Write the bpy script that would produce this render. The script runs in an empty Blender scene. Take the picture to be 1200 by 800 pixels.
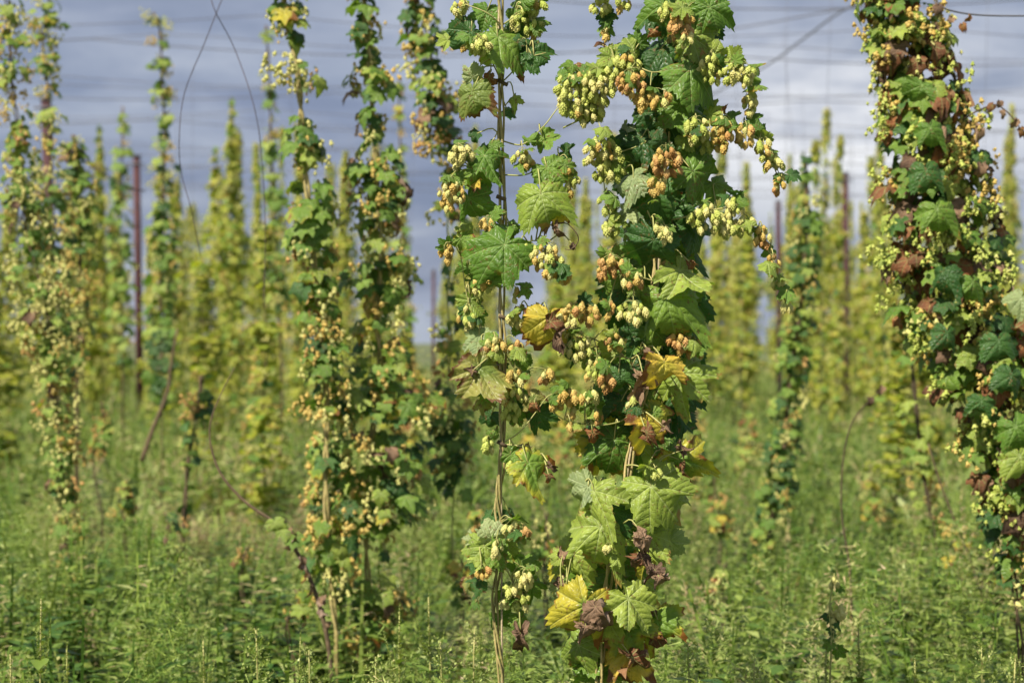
import bpy, math, random
import numpy as np
from mathutils import Vector, Matrix, noise as mnoise

random.seed(11)
RNG = np.random.default_rng(11)
sc = bpy.context.scene
COL = sc.collection
rad = math.radians

# ------------------------------------------------------------------ camera
CAM_Z, FPX, DF = 1.65, 2000.0, 4.4          # eye height, focal length in photo pixels, focus distance
cam = bpy.data.cameras.new("camera")
camo = bpy.data.objects.new("camera", cam)
COL.objects.link(camo)
camo.location = (0, 0, CAM_Z)
camo.rotation_euler = (rad(90), 0, 0)
cam.sensor_width = 36
cam.lens = 60
cam.clip_start = 0.1
cam.clip_end = 2000
cam.dof.use_dof = True
cam.dof.focus_distance = DF
cam.dof.aperture_fstop = 3.1
cam.dof.aperture_blades = 0
sc.camera = camo

# ------------------------------------------------------------------ world: sky texture under broken cloud
SUN_EL, SUN_AZ = 48.0, 222.0                # azimuth clockwise from +Y (the view direction)
w = bpy.data.worlds.new("World")
sc.world = w
w.use_nodes = True
nt = w.node_tree
nt.nodes.clear()


def N(tree, typ, **kw):
    n = tree.nodes.new(typ)
    for k, v in kw.items():
        if k == 'inp':
            for a, b in v.items():
                n.inputs[a].default_value = b
        else:
            setattr(n, k, v)
    return n


def mth(tree, op, a, b=None, c=None, clamp=False):
    n = tree.nodes.new('ShaderNodeMath')
    n.operation = op
    n.use_clamp = clamp
    for i, v in enumerate((a, b, c)):
        if v is None:
            continue
        if isinstance(v, (int, float)):
            n.inputs[i].default_value = v
        else:
            tree.links.new(v, n.inputs[i])
    return n.outputs[0]


def ramp(tree, fac, stops, interp='LINEAR'):
    n = tree.nodes.new('ShaderNodeValToRGB')
    cr = n.color_ramp
    cr.interpolation = interp
    while len(cr.elements) < len(stops):
        cr.elements.new(0.5)
    for e, (p, c) in zip(cr.elements, stops):
        e.position = p
        e.color = c if len(c) == 4 else (*c, 1)
    tree.links.new(fac, n.inputs[0])
    return n.outputs[0]


def mixc(tree, fac, a, b, mode='MIX'):
    n = tree.nodes.new('ShaderNodeMix')
    n.data_type = 'RGBA'
    n.blend_type = mode
    n.clamp_factor = True
    for sock, v in ((n.inputs[0], fac), (n.inputs[6], a), (n.inputs[7], b)):
        if isinstance(v, (int, float)):
            sock.default_value = v
        elif isinstance(v, tuple):
            sock.default_value = v if len(v) == 4 else (*v, 1)
        else:
            tree.links.new(v, sock)
    return n.outputs[2]


tc = N(nt, 'ShaderNodeTexCoord')
sky = N(nt, 'ShaderNodeTexSky', sky_type='NISHITA', sun_disc=False,
        sun_elevation=rad(SUN_EL), sun_rotation=rad(SUN_AZ))
bg_sky = N(nt, 'ShaderNodeBackground', inp={'Strength': 0.1})
nt.links.new(sky.outputs[0], bg_sky.inputs[0])
mp = N(nt, 'ShaderNodeMapping', inp={'Scale': (2.6, 2.6, 15.0), 'Location': (0.3, 0.2, 0.55)})
nt.links.new(tc.outputs['Generated'], mp.inputs[0])
nz = N(nt, 'ShaderNodeTexNoise', inp={'Scale': 1.25, 'Detail': 5.0, 'Roughness': 0.5, 'Distortion': 0.3})
nt.links.new(mp.outputs[0], nz.inputs[0])
sep = N(nt, 'ShaderNodeSeparateXYZ')
nt.links.new(tc.outputs['Generated'], sep.inputs[0])
el = sep.outputs[2]
# cloud base colour by elevation: light near the horizon, a slate-blue bank above, paler grey overhead
elw = mth(nt, 'ADD', el, mth(nt, 'MULTIPLY', mth(nt, 'SUBTRACT', nz.outputs[0], 0.5), 0.17))
bank = ramp(nt, elw, [(0.0, (0.33, 0.37, 0.45)), (0.035, (0.27, 0.31, 0.42)), (0.075, (0.145, 0.175, 0.275)),
                      (0.11, (0.165, 0.195, 0.295)), (0.15, (0.205, 0.24, 0.335)), (0.21, (0.27, 0.30, 0.385)),
                      (0.4, (0.27, 0.30, 0.36)), (1.0, (0.22, 0.24, 0.29))])
# brighter break low on the right, textured by the same noise
dv = N(nt, 'ShaderNodeVectorMath', operation='SUBTRACT', inp={1: (0.185, 0.975, 0.118)})
nt.links.new(tc.outputs['Generated'], dv.inputs[0])
dm = N(nt, 'ShaderNodeVectorMath', operation='MULTIPLY', inp={1: (6.0, 2.0, 16.0)})
nt.links.new(dv.outputs[0], dm.inputs[0])
dl = N(nt, 'ShaderNodeVectorMath', operation='LENGTH')
nt.links.new(dm.outputs[0], dl.inputs[0])
blob = mth(nt, 'SUBTRACT', 1.25, dl.outputs['Value'], clamp=True)
cl = bank
mp2 = N(nt, 'ShaderNodeMapping', inp={'Scale': (5.5, 5.5, 20.0), 'Location': (1.7, 0.4, 0.3)})
nt.links.new(tc.outputs['Generated'], mp2.inputs[0])
nz2 = N(nt, 'ShaderNodeTexNoise', inp={'Scale': 1.5, 'Detail': 8.0, 'Roughness': 0.58, 'Distortion': 0.25})
nt.links.new(mp2.outputs[0], nz2.inputs[0])
wisp = ramp(nt, nz2.outputs[0], [(0.44, (0, 0, 0)), (0.66, (1, 1, 1))])
cl = mixc(nt, mth(nt, 'MULTIPLY', wisp, 0.55), cl, (0.42, 0.45, 0.52))
shade = ramp(nt, nz2.outputs[0], [(0.26, (1, 1, 1)), (0.46, (0, 0, 0))])
cl = mixc(nt, mth(nt, 'MULTIPLY', shade, 0.65), cl, (0.135, 0.165, 0.25))
br = mth(nt, 'MULTIPLY', blob, ramp(nt, nz2.outputs[0], [(0.30, (0.2, 0.2, 0.2)), (0.55, (1, 1, 1))]), clamp=True)
cl = mixc(nt, br, cl, (0.68, 0.68, 0.70))
bg_cl = N(nt, 'ShaderNodeBackground', inp={'Strength': 0.8})
nt.links.new(cl, bg_cl.inputs[0])
mx = N(nt, 'ShaderNodeMixShader', inp={0: 0.92})
nt.links.new(bg_sky.outputs[0], mx.inputs[1])
nt.links.new(bg_cl.outputs[0], mx.inputs[2])
wo = N(nt, 'ShaderNodeOutputWorld')
nt.links.new(mx.outputs[0], wo.inputs[0])

sun = bpy.data.lights.new("sun", 'SUN')
sun.energy = 5.0
sun.angle = rad(0.5)
sun.color = (1.0, 0.92, 0.77)
suno = bpy.data.objects.new("sun", sun)
COL.objects.link(suno)
sdir = Vector((math.sin(rad(SUN_AZ)) * math.cos(rad(SUN_EL)), math.cos(rad(SUN_AZ)) * math.cos(rad(SUN_EL)), math.sin(rad(SUN_EL))))
suno.rotation_euler = sdir.to_track_quat('Z', 'Y').to_euler()
suno.location = (-20, -30, 40)

sc.view_settings.view_transform = 'Standard'
sc.view_settings.look = 'None'
sc.view_settings.exposure = 0.72
sc.view_settings.gamma = 1.0
sc.view_settings.use_curve_mapping = False
sc.cycles.use_denoising = True
sc.cycles.max_bounces = 6
sc.cycles.transparent_max_bounces = 4


def P(px, py, d=DF):
    """a point of the place, given where the photograph shows it and how far off it stands"""
    return Vector(((px - 600) / FPX * d, d, CAM_Z - (py - 400) / FPX * d))


# ------------------------------------------------------------------ materials
def new_mat(name):
    m = bpy.data.materials.new(name)
    m.use_nodes = True
    m.node_tree.nodes.clear()
    return m, m.node_tree


def rnd_socket(t):
    oi = N(t, 'ShaderNodeObjectInfo')
    at = N(t, 'ShaderNodeAttribute', attribute_name='tint')
    return mth(t, 'FRACT', mth(t, 'ADD', oi.outputs['Random'], at.outputs['Fac']))


def leaf_mat(name, c1, c2, back, edge_col, edge_amt, vein=(0.25, 0.33, 0.12), vein_amt=0.5, transl=0.3, rough=0.42, core=None):
    m, t = new_mat(name)
    L = t.links
    r = rnd_socket(t)
    uv = N(t, 'ShaderNodeUVMap')
    s = N(t, 'ShaderNodeSeparateXYZ')
    L.new(uv.outputs[0], s.inputs[0])
    ax = mth(t, 'ABSOLUTE', mth(t, 'SUBTRACT', s.outputs[0], 0.5))
    ay = mth(t, 'SUBTRACT', s.outputs[1], 0.5)
    dist = ax
    along = ay
    for a in (44, 92, 142):
        c_, s_ = math.cos(rad(a)), math.sin(rad(a))
        dd_ = mth(t, 'ABSOLUTE', mth(t, 'SUBTRACT', mth(t, 'MULTIPLY', ax, c_), mth(t, 'MULTIPLY', ay, s_)))
        al_ = mth(t, 'ADD', mth(t, 'MULTIPLY', ax, s_), mth(t, 'MULTIPLY', ay, c_))
        nearer = mth(t, 'LESS_THAN', dd_, dist)
        along = mth(t, 'ADD', mth(t, 'MULTIPLY', along, mth(t, 'SUBTRACT', 1.0, nearer)), mth(t, 'MULTIPLY', al_, nearer))
        dist = mth(t, 'MINIMUM', dist, dd_)
    sec = mth(t, 'ABSOLUTE', mth(t, 'SINE', mth(t, 'MULTIPLY', mth(t, 'SUBTRACT', along, mth(t, 'MULTIPLY', dist, 0.9)), 48.0)))
    secl = N(t, 'ShaderNodeMapRange', interpolation_type='SMOOTHSTEP', inp={1: 0.0, 2: 0.2, 3: 1.0, 4: 0.0})
    L.new(sec, secl.inputs[0])
    vm = N(t, 'ShaderNodeMapRange', interpolation_type='SMOOTHSTEP', inp={1: 0.002, 2: 0.012, 3: 1.0, 4: 0.0})
    L.new(dist, vm.inputs[0])
    vo = N(t, 'ShaderNodeTexVoronoi', feature='DISTANCE_TO_EDGE', inp={'Scale': 26.0})
    L.new(uv.outputs[0], vo.inputs[0])
    fine = N(t, 'ShaderNodeMapRange', inp={1: 0.0, 2: 0.09, 3: 1.0, 4: 0.0})
    L.new(vo.outputs['Distance'], fine.inputs[0])
    geo = N(t, 'ShaderNodeNewGeometry')
    nz = N(t, 'ShaderNodeTexNoise', inp={'Scale': 38.0, 'Detail': 3.0})
    L.new(geo.outputs['Position'], nz.inputs[0])
    base = mixc(t, r, c1, c2)
    base = mixc(t, 0.75, base, ramp(t, nz.outputs[0], [(0.3, (0.62, 0.66, 0.6)), (0.7, (1.3, 1.25, 1.15))]), 'MULTIPLY')
    base = mixc(t, mth(t, 'MULTIPLY', mth(t, 'MAXIMUM', vm.outputs[0], mth(t, 'MAXIMUM', mth(t, 'MULTIPLY', secl.outputs[0], 0.5), mth(t, 'MULTIPLY', fine.outputs[0], 0.22))), vein_amt), base, vein)
    ed = N(t, 'ShaderNodeAttribute', attribute_name='edge')
    nz2 = N(t, 'ShaderNodeTexNoise', inp={'Scale': 16.0, 'Detail': 2.0})
    L.new(geo.outputs['Position'], nz2.inputs[0])
    ef = mth(t, 'ADD', ed.outputs['Fac'], mth(t, 'MULTIPLY', mth(t, 'SUBTRACT', nz2.outputs[0], 0.5), 1.6))
    if core:
        cf = N(t, 'ShaderNodeMapRange', interpolation_type='SMOOTHSTEP', inp={1: 0.25, 2: 0.75, 3: 1.0, 4: 0.0})
        L.new(mth(t, 'ADD', ef, mth(t, 'MULTIPLY', mth(t, 'SUBTRACT', r, 0.5), 0.7)), cf.inputs[0])
        base = mixc(t, cf.outputs[0], base, core)
    nz3 = N(t, 'ShaderNodeTexNoise', inp={'Scale': 110.0, 'Detail': 2.0})
    L.new(geo.outputs['Position'], nz3.inputs[0])
    base = mixc(t, ramp(t, mth(t, 'ADD', nz3.outputs[0], mth(t, 'MULTIPLY', nz2.outputs[0], 0.35)), [(0.80, (0, 0, 0)), (0.86, (0.75, 0.75, 0.75))]), base, (0.16, 0.10, 0.03))
    er = N(t, 'ShaderNodeMapRange', interpolation_type='SMOOTHSTEP', inp={1: 1.12 - 0.62 * edge_amt, 2: 1.28 - 0.62 * edge_amt, 3: 0.0, 4: 1.0})
    L.new(ef, er.inputs[0])
    base = mixc(t, er.outputs[0], base, edge_col)
    basef = mixc(t, mth(t, 'MULTIPLY', geo.outputs['Backfacing'], 0.6), base, back)
    b = N(t, 'ShaderNodeBump', inp={'Strength': 0.42, 'Distance': 0.005})
    h = mth(t, 'ADD', mth(t, 'MULTIPLY', vm.outputs[0], -1.0), mth(t, 'ADD', mth(t, 'MULTIPLY', fine.outputs[0], -0.45), mth(t, 'MULTIPLY', sec, 0.9)))
    L.new(h, b.inputs['Height'])
    p = N(t, 'ShaderNodeBsdfPrincipled', inp={'Roughness': rough, 'Specular IOR Level': 0.42})
    L.new(basef, p.inputs['Base Color'])
    L.new(b.outputs[0], p.inputs['Normal'])
    tr = N(t, 'ShaderNodeBsdfTranslucent')
    L.new(mixc(t, 1.0, base, (1.35, 1.5, 0.55), 'MULTIPLY'), tr.inputs[0])
    mxs = N(t, 'ShaderNodeMixShader', inp={0: transl})
    L.new(p.outputs[0], mxs.inputs[1])
    L.new(tr.outputs[0], mxs.inputs[2])
    o = N(t, 'ShaderNodeOutputMaterial')
    L.new(mxs.outputs[0], o.inputs[0])
    return m


def simple_mat(name, c1, c2, rough=0.6, transl=0.0, nscale=30.0, ncol=0.6, edge_col=None, bump=0.0, spec=0.3):
    m, t = new_mat(name)
    L = t.links
    r = rnd_socket(t)
    geo = N(t, 'ShaderNodeNewGeometry')
    nz = N(t, 'ShaderNodeTexNoise', inp={'Scale': nscale, 'Detail': 4.0})
    L.new(geo.outputs['Position'], nz.inputs[0])
    base = mixc(t, r, c1, c2)
    base = mixc(t, ncol, base, ramp(t, nz.outputs[0], [(0.3, (0.6, 0.6, 0.6)), (0.7, (1.35, 1.3, 1.25))]), 'MULTIPLY')
    if edge_col:
        ed = N(t, 'ShaderNodeAttribute', attribute_name='edge')
        base = mixc(t, ed.outputs['Fac'], base, edge_col)
    p = N(t, 'ShaderNodeBsdfPrincipled', inp={'Roughness': rough, 'Specular IOR Level': spec})
    L.new(base, p.inputs['Base Color'])
    if bump:
        b = N(t, 'ShaderNodeBump', inp={'Strength': bump, 'Distance': 0.01})
        L.new(nz.outputs[0], b.inputs['Height'])
        L.new(b.outputs[0], p.inputs['Normal'])
    out = p.outputs[0]
    if transl:
        tr = N(t, 'ShaderNodeBsdfTranslucent')
        L.new(base, tr.inputs[0])
        mxs = N(t, 'ShaderNodeMixShader', inp={0: transl})
        L.new(out, mxs.inputs[1])
        L.new(tr.outputs[0], mxs.inputs[2])
        out = mxs.outputs[0]
    o = N(t, 'ShaderNodeOutputMaterial')
    L.new(out, o.inputs[0])
    return m


M = {}
BROWN = (0.10, 0.045, 0.02)
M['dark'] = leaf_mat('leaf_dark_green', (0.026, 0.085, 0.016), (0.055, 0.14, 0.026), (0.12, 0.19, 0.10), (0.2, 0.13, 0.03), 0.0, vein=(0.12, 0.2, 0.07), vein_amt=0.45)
M['green'] = leaf_mat('leaf_green', (0.09, 0.19, 0.02), (0.165, 0.27, 0.035), (0.17, 0.25, 0.12), (0.3, 0.2, 0.03), 0.1, vein=(0.26, 0.36, 0.12))
M['light'] = leaf_mat('leaf_light_green', (0.20, 0.29, 0.04), (0.30, 0.38, 0.065), (0.26, 0.33, 0.16), (0.35, 0.22, 0.06), 0.15, vein=(0.42, 0.48, 0.2))
M['pale'] = leaf_mat('leaf_pale', (0.24, 0.32, 0.14), (0.34, 0.40, 0.19), (0.32, 0.38, 0.24), (0.35, 0.24, 0.1), 0.1, vein=(0.45, 0.5, 0.28))
M['farleaf'] = leaf_mat('leaf_ripe_yellow_green', (0.25, 0.32, 0.025), (0.46, 0.44, 0.06), (0.36, 0.38, 0.10), (0.3, 0.2, 0.05), 0.0, transl=0.42)
M['olive'] = leaf_mat('leaf_olive_brown_edge', (0.22, 0.25, 0.05), (0.30, 0.28, 0.08), (0.33, 0.32, 0.15), (0.14, 0.065, 0.025), 0.55, vein=(0.36, 0.34, 0.14), core=(0.17, 0.23, 0.05))
M['yellow'] = leaf_mat('leaf_yellow', (0.56, 0.38, 0.035), (0.66, 0.48, 0.08), (0.6, 0.45, 0.14), (0.16, 0.06, 0.02), 0.56, vein=(0.7, 0.5, 0.14), vein_amt=0.35, core=(0.46, 0.40, 0.05))
M['ygreen'] = leaf_mat('leaf_yellow_green', (0.34, 0.36, 0.03), (0.46, 0.40, 0.04), (0.42, 0.42, 0.14), (0.22, 0.09, 0.02), 0.5, vein=(0.5, 0.48, 0.14), core=(0.15, 0.25, 0.035))
M['brown'] = leaf_mat('leaf_dry_brown', (0.075, 0.04, 0.026), (0.30, 0.19, 0.12), (0.30, 0.22, 0.17), (0.05, 0.022, 0.015), 0.4, vein=(0.25, 0.16, 0.1), transl=0.08, rough=0.75)
M['rust'] = leaf_mat('leaf_rust', (0.12, 0.04, 0.02), (0.30, 0.105, 0.035), (0.35, 0.2, 0.1), BROWN, 0.4, transl=0.2, rough=0.7)
M['cone_green'] = simple_mat('cone_green', (0.36, 0.47, 0.07), (0.55, 0.61, 0.17), 0.5, 0.22, 60, 0.5, edge_col=(0.55, 0.54, 0.15))
M['cone_pale'] = simple_mat('cone_pale', (0.58, 0.62, 0.20), (0.70, 0.68, 0.28), 0.55, 0.22, 60, 0.5, edge_col=(0.62, 0.52, 0.2))
M['cone_tan'] = simple_mat('cone_tan', (0.60, 0.44, 0.12), (0.68, 0.56, 0.19), 0.6, 0.25, 60, 0.6, edge_col=(0.54, 0.34, 0.08))
M['cone_orange'] = simple_mat('cone_orange', (0.55, 0.33, 0.11), (0.66, 0.48, 0.19), 0.6, 0.2, 60, 0.7, edge_col=(0.40, 0.17, 0.05))
M['stem'] = simple_mat('bine_stem', (0.27, 0.24, 0.09), (0.42, 0.34, 0.15), 0.6, 0, 45, 0.8, bump=0.4)
M['stem_green'] = simple_mat('green_stem', (0.30, 0.32, 0.10), (0.40, 0.38, 0.15), 0.55, 0, 40, 0.5)
M['stem_brown'] = simple_mat('dry_stem', (0.075, 0.055, 0.035), (0.14, 0.10, 0.06), 0.8, 0, 50, 0.8, bump=0.4)
M['twine'] = simple_mat('twine', (0.40, 0.34, 0.22), (0.46, 0.38, 0.25), 0.85, 0, 200, 0.7)
M['wire'] = simple_mat('steel_wire', (0.10, 0.10, 0.12), (0.13, 0.13, 0.15), 0.5, 0, 20, 0.4)
M['dark_twine'] = simple_mat('dark_twine', (0.06, 0.045, 0.05), (0.09, 0.06, 0.06), 0.8, 0, 90, 0.5)
M['post'] = simple_mat('post_rusty_maroon', (0.05, 0.02, 0.026), (0.07, 0.027, 0.03), 0.75, 0, 6, 0.7, bump=0.3)


def weed_mat(name, stops, transl=0.25):
    m, t = new_mat(name)
    L = t.links
    at = N(t, 'ShaderNodeAttribute', attribute_name='tint')
    oi = N(t, 'ShaderNodeObjectInfo')
    base = ramp(t, mth(t, 'ADD', at.outputs['Fac'], mth(t, 'MULTIPLY', mth(t, 'SUBTRACT', oi.outputs['Random'], 0.5), 0.06)), stops)
    p = N(t, 'ShaderNodeBsdfPrincipled', inp={'Roughness': 0.5, 'Specular IOR Level': 0.4})
    L.new(base, p.inputs['Base Color'])
    tr = N(t, 'ShaderNodeBsdfTranslucent')
    L.new(mixc(t, 1.0, base, (1.3, 1.4, 0.6), 'MULTIPLY'), tr.inputs[0])
    mxs = N(t, 'ShaderNodeMixShader', inp={0: transl})
    L.new(p.outputs[0], mxs.inputs[1])
    L.new(tr.outputs[0], mxs.inputs[2])
    o = N(t, 'ShaderNodeOutputMaterial')
    L.new(mxs.outputs[0], o.inputs[0])
    return m


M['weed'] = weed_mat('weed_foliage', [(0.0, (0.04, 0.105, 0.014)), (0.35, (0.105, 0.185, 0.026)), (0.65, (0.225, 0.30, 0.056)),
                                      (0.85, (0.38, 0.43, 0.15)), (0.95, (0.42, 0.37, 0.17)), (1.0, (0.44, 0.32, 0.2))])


# ------------------------------------------------------------------ mesh helpers
def build_mesh(name, V, F, mat=None, uv=None, smooth=True, attrs=None, mats=None, midx=None):
    """V: n x 3 array, F: list of int tuples or an m x k array"""
    me = bpy.data.meshes.new(name)
    V = np.asarray(V, dtype=np.float32)
    if isinstance(F, np.ndarray):
        k = F.shape[1]
        me.vertices.add(len(V))
        me.vertices.foreach_set('co', V.ravel())
        me.loops.add(F.size)
        me.loops.foreach_set('vertex_index', F.astype(np.int32).ravel())
        me.polygons.add(len(F))
        me.polygons.foreach_set('loop_start', np.arange(0, F.size, k, dtype=np.int32))
        me.polygons.foreach_set('loop_total', np.full(len(F), k, dtype=np.int32))
        me.update(calc_edges=True)
    else:
        me.from_pydata(V.tolist(), [], F)
    if smooth:
        me.polygons.foreach_set('use_smooth', np.ones(len(me.polygons), dtype=bool))
    for a, arr in (attrs or {}).items():
        at = me.attributes.new(a, 'FLOAT', 'POINT')
        at.data.foreach_set('value', np.asarray(arr, dtype=np.float32))
    if uv is not None:
        ul = me.uv_layers.new(name='UVMap')
        idx = np.empty(len(me.loops), dtype=np.int32)
        me.loops.foreach_get('vertex_index', idx)
        ul.data.foreach_set('uv', np.asarray(uv, dtype=np.float32)[idx].ravel())
    for m in (mats or ([mat] if mat else [])):
        me.materials.append(m)
    if midx is not None:
        me.polygons.foreach_set('material_index', np.asarray(midx, dtype=np.int32))
    me.validate()
    return me


def link(name, data, parent=None, loc=None, mat4=None):
    o = bpy.data.objects.new(name, data)
    COL.objects.link(o)
    if parent:
        o.parent = parent
    if mat4 is not None:
        o.matrix_basis = mat4
    elif loc is not None:
        o.location = loc
    return o


def thing(name, label, cat, loc, group=None, data=None):
    o = link(name, data, loc=loc)
    if data is None:
        o.empty_display_size = 0.2
    o['label'] = label
    o['category'] = cat
    if group:
        o['group'] = group
    return o


def catmull(pts, n=6):
    pts = [Vector(p) for p in pts]
    if len(pts) < 3:
        return [pts[0].lerp(pts[-1], i / n) for i in range(n + 1)]
    q = [pts[0] * 2 - pts[1]] + pts + [pts[-1] * 2 - pts[-2]]
    out = []
    for i in range(1, len(q) - 2):
        a, b, c, d = q[i - 1], q[i], q[i + 1], q[i + 2]
        for k in range(n):
            t = k / n
            out.append(0.5 * ((2 * b) + (c - a) * t + (2 * a - 5 * b + 4 * c - d) * t * t + (3 * b - a - 3 * c + d) * t ** 3))
    out.append(pts[-1])
    return out


def tube_geo(pts, r0, r1=None, seg=6):
    r1 = r0 if r1 is None else r1
    V, F = [], []
    n = len(pts)
    up = Vector((0.31, 0.87, 0.38)).normalized()
    for i, p in enumerate(pts):
        t = (pts[min(i + 1, n - 1)] - pts[max(i - 1, 0)])
        t = t.normalized() if t.length > 1e-9 else Vector((0, 0, 1))
        a = t.cross(up)
        if a.length < 1e-3:
            a = t.cross(Vector((1, 0, 0)))
        a.normalize()
        b = t.cross(a)
        r = r0 + (r1 - r0) * i / max(1, n - 1)
        for k in range(seg):
            an = 2 * math.pi * k / seg
            V.append(p + a * (r * math.cos(an)) + b * (r * math.sin(an)))
    for i in range(n - 1):
        for k in range(seg):
            k2 = (k + 1) % seg
            F.append((i * seg + k, i * seg + k2, (i + 1) * seg + k2, (i + 1) * seg + k))
    F.append(tuple(range(seg))[::-1])
    F.append(tuple((n - 1) * seg + k for k in range(seg)))
    return V, F


def tubes_mesh(name, specs, mat):
    V, F = [], []
    for s in specs:
        v, f = tube_geo(*s)
        o = len(V)
        V += v
        F += [tuple(i + o for i in q) for q in f]
    return build_mesh(name, [tuple(v) for v in V], F, mat)


# ---- hop leaf: palmate, toothed, puckered between the veins
VEINS = [0, 44, -44, 92, -92, 142, -142]


def leaf_geo(rs, nA, rings, lobed=0.7, bendy=0.6, foldx=0.5, curl=0.0, crumple=0.0, teeth=0.05, bulge=0.06, basal=1.0, wavy=0.14):
    r_ = np.random.default_rng(rs)
    lob = [(0, 1.0, 46), (46, 0.88, 42), (-46, 0.86, 42), (95, 0.68, 42), (-95, 0.68, 42), (140, 0.48 * basal, 34), (-140, 0.48 * basal, 34)]
    lob = [(a + r_.normal(0, 3), l * r_.normal(1, 0.05), wd) for a, l, wd in lob]
    floor = 0.66 - 0.30 * lobed
    co_ = 0.36 + 0.72 * lobed
    th = (np.arange(nA) / nA * 2 - 1) * math.pi
    R = np.full(nA, floor)
    for a, l, wd in lob:
        dt = np.abs((np.degrees(th) - a + 180) % 360 - 180) / wd
        R = np.maximum(R, l * (1 - co_ * np.clip(dt, 0, 1) ** 1.65) * (dt < 1))
    ath = np.abs(np.degrees(th))
    R = R * (0.12 + 0.88 * np.clip((180 - ath) / 26, 0, 1) ** 0.7)
    R = R * (1 + teeth * np.where(np.arange(nA) % 2 == 0, 1, -1) * (ath < 160))
    V, E, UV = [(0, 0, 0)], [0.0], [(0.5, 0.5)]
    ph = r_.uniform(0, 6.28, 6)
    kx = foldx
    for g in rings:
        # inner rings are smooth, teeth only on the last ones
        Rg = R if g > 0.85 else (np.roll(R, 1) + 2 * R + np.roll(R, -1)) / 4
        x = Rg * g * np.sin(th)
        y = Rg * g * np.cos(th)
        r = np.hypot(x, y)
        dv = np.min([np.abs((np.degrees(th) - a + 180) % 360 - 180) for a in VEINS], axis=0) / 24
        z = bulge * r * np.sin(np.clip(dv, 0, 1) * math.pi / 2) * 3.0
        z = z - kx * x * x * 0.55
        z = z + wavy * r * r * np.sin(3 * th + ph[0]) + wavy * .55 * r * r * np.sin(5 * th + ph[1]) + wavy * .25 * g ** 4 * np.sin(13 * th + ph[2])
        if crumple:
            z = z + crumple * g * (0.16 * np.sin(7 * x + ph[2]) * np.cos(6 * y + ph[3]) + 0.10 * np.sin(11 * y + 9 * x + ph[4]))
            x = x * (1 - 0.35 * crumple * g)
        for k in range(nA):
            V.append((x[k], y[k], z[k]))
            E.append(g * (0.75 + 0.25 * r[k]))
            UV.append((0.5 + x[k] * 0.45, 0.5 + y[k] * 0.45))
    V = np.array(V)
    # bend along the length
    k = bendy + 1e-4
    y = V[:, 1].copy()
    z = V[:, 2].copy()
    V[:, 1] = np.sin(k * y) / k - z * np.sin(k * y)
    V[:, 2] = -(1 - np.cos(k * y)) / k + z * np.cos(k * y)
    if curl:
        c = curl
        x = V[:, 0].copy()
        z = V[:, 2].copy()
        V[:, 0] = np.sin(c * x) / c - z * np.sin(c * x) * 0.6
        V[:, 2] = (1 - np.cos(c * x)) / c + z * np.cos(c * x)
    F = []
    for k in range(nA):
        F.append((0, 1 + (k + 1) % nA, 1 + k))
    for q in range(len(rings) - 1):
        a, b = 1 + q * nA, 1 + (q + 1) * nA
        for k in range(nA):
            k2 = (k + 1) % nA
            F.append((a + k, a + k2, b + k2, b + k))
    return V, F, np.array(E), np.array(UV)


HERO_G = []
for i, (lb, bd, fx, cu, wy) in enumerate([(.2, 1.2, 1.0, 0, .16), (.7, .6, .6, .2, .2), (1, .9, 1.5, 0, .14), (.5, 1.6, 1.0, 0, .2), (.85, .4, .4, -.4, .16), (.1, 1.2, 1.6, 0, .12), (.5, 1.8, .8, .3, .22), (1, .8, 1.8, 0, .14), (.35, .9, .9, -.2, .22),
                                          (.9, 1.4, 2.2, 0, .16), (.6, 2.1, .5, .5, .2), (.75, -.5, 1.4, 0, .24), (.3, 1.5, 2.0, 0, .2)]):
    HERO_G.append(leaf_geo(100 + i, 72, (0.22, 0.45, 0.66, 0.84, 0.94, 1.0), lobed=lb * .72, bendy=bd, foldx=fx, curl=cu, wavy=wy))
DRY_G = [leaf_geo(300 + i, 60, (0.22, 0.45, 0.66, 0.84, 1.0), lobed=0.2, teeth=0.03, bendy=[2.2, 1.6, 2.8, 1.2][i], foldx=0.2, curl=[2.4, -2.8, 3.0, 3.4][i], crumple=[1.0, 1.3, 1.1, 1.5][i]) for i in range(4)]
MID_G = [leaf_geo(500 + i, 24, (0.4, 0.75, 1.0), lobed=[0.4, 0.9, 0.7, 1.0, 0.3][i], bendy=[0.9, 0.5, 1.2, 0.7, 1.4][i], foldx=[0.5, 0.3, 0.8, 0.6, 0.2][i], teeth=0.05) for i in range(5)]
MIDDRY_G = [leaf_geo(600 + i, 20, (0.4, 0.75, 1.0), lobed=0.7, bendy=1.4, foldx=0.2, curl=[2.0, -2.6, 2.8][i], crumple=1.0) for i in range(3)]
FAR_G = [leaf_geo(700 + i, 10, (1.0,), lobed=0.5, bendy=0.9, foldx=0.6, teeth=0.0) for i in range(3)]
_lc = {}


def leaf_mesh(kind, i, mat):
    key = (kind, i, mat)
    if key not in _lc:
        V, F, E, UV = {'hero': HERO_G, 'dry': DRY_G, 'mid': MID_G, 'middry': MIDDRY_G}[kind][i]
        _lc[key] = build_mesh('leaf_' + mat, V, F, M[mat], uv=UV, attrs={'edge': E})
    return _lc[key]


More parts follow.
